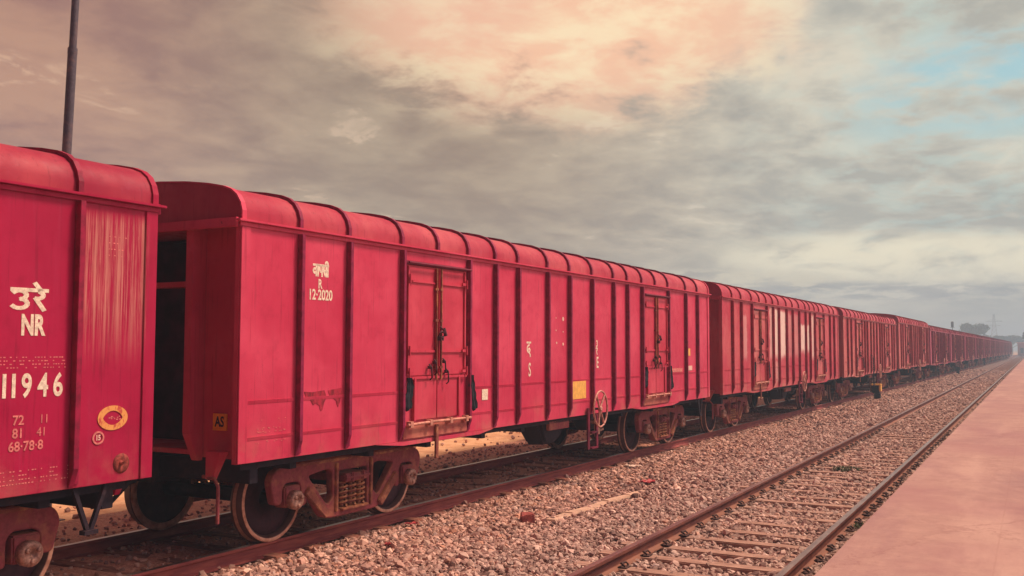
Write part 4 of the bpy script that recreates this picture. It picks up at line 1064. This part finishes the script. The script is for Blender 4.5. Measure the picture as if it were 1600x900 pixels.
def tree(x, s, h, rx, rz_, label, n=2600, leaf=.42, seed=1, trunk=.35):
    rr = random.Random(seed); t = empty('tree', (x, s, -.4), 0, label, 'tree', 'distant trees at the horizon')
    m = MB(); m.tube([(0, 0, -.3), (.2, 0, h*.25), (.1, .1, h*.5), (0, 0, h*.8)], [trunk, trunk*.8, trunk*.6, trunk*.2], 10)
    for k in range(9):
        a = k*2.4; z0 = h*(.35+.04*k); m.tube([(0, 0, z0), (math.cos(a)*rx*.4, math.sin(a)*rx*.4, z0+h*.16), (math.cos(a)*rx*.8, math.sin(a)*rx*.8, z0+h*.26)], [trunk*.4, trunk*.25, trunk*.08], 6)
    m.build('trunk', M_BARK, t)
    cl = [(rr.uniform(-1, 1)*rx*.75, rr.uniform(-1, 1)*rx*.7, h-rz_+rr.uniform(-.6, .75)*rz_, rr.uniform(.22, .42)*rx) for _ in range(16)]
    m = MB()
    for _ in range(n):
        c = rr.choice(cl); v = Vector((rr.gauss(0, 1), rr.gauss(0, 1), rr.gauss(0, 1))).normalized()*c[3]*rr.uniform(.5, 1.05); v.z *= .55
        p_ = Vector(c[:3])+v; e = Vector((rr.uniform(-1, 1), rr.uniform(-1, 1), rr.uniform(-1, 1))).normalized(); f_ = e.orthogonal().normalized()
        l = leaf*rr.uniform(.6, 1.4); m.add([p_-e*l, p_-f_*l*.5, p_+e*l, p_+f_*l*.5], [(0, 1, 2, 3)])
    m.build('crown', M_LEAF, t); return t
tree(-19.9, 400, 11.4, 6.2, 1.9, 'flat-topped dark tree showing over the roofs of the far wagons', seed=3)
tree(-14.6, 440, 7.6, 5.5, 1.9, 'low dark tree behind the end of the row of wagons', seed=5)
tree(-8.2, 470, 7.9, 5.5, 1.8, 'low dark tree right at the end of the row of wagons', seed=6)
tree(-.9, 330, 7.6, 1.9, 1.7, 'small dark tree at the right frame edge above the far pinkish building', 1500, .3, seed=8)
b = empty('building', (-2.2, 350, -.4), 0, 'small pinkish building at the far end of the platform, at the right frame edge', 'building')
m = MB(); m.box(-2.3, 3, 0, 8, 0, 4.3); m.build('wall', M_FARB, b)
m = MB(); m.box(-2.6, 3.3, -.3, 8.3, 4.303, 4.6); m.build('roof', M_PALE, b)
for xx in (-1.5, .3): m = MB(); m.box(xx, xx+.9, -.05, -.003, 1.2, 2.8); m.build('window', M_UNDER, b)
b = empty('shed', (-9.8, 330, -.4), 0, 'low pale shed with a teal roof just beyond the last wagon', 'shed')
m = MB(); m.box(-3, 3, 0, 10, 0, 4.2); m.build('wall', M_PALE, b)
m = MB(); m.add([(-3.6, -.5, 4.203), (3.6, -.5, 4.203), (3.6, 10.5, 4.203), (-3.6, 10.5, 4.203), (0, -.5, 5.3), (0, 10.5, 5.3)], [(0, 3, 2, 1), (0, 1, 4), (2, 3, 5), (1, 2, 5, 4), (3, 0, 4, 5)]); m.build('roof', M_FARG, b)
sg = empty('signal_post', (-17.3, 259.4, -.4), 0, 'small dark railway signal head sticking up over the wagon roofs', 'railway signal')
m = MB(); m.tube([(0, 0, 0), (0, 0, 8.2)], .07, 8); m.build('post', M_DARK, sg)
m = MB(); m.box(-.3, .3, -.12, .12, 7.7, 9.1); m.build('signal_head', M_DARK, sg, bevel=.05)
m = MB(); m.box(-.5, .5, -.3, .3, 7.55, 7.62); m.build('platform_bracket', M_DARK, sg)

# ------------------------------------------------------------------ haze
hm = MB(); hm.box(-3100, 3100, -80, 4600, -1.6, 26)
haze = hm.build('haze', None, kind='stuff')
hmt = bpy.data.materials.new('haze_air'); hmt.use_nodes = True; k = N(hmt.node_tree); k.n.clear()
pv = k.new('ShaderNodeVolumePrincipled'); pv.inputs['Color'].default_value = (.46, .74, .98, 1); pv.inputs['Density'].default_value = .0022; pv.inputs['Anisotropy'].default_value = 0.
out = k.new('ShaderNodeOutputMaterial'); k.l.new(pv.outputs[0], out.inputs['Volume']); haze.data.materials.append(hmt)
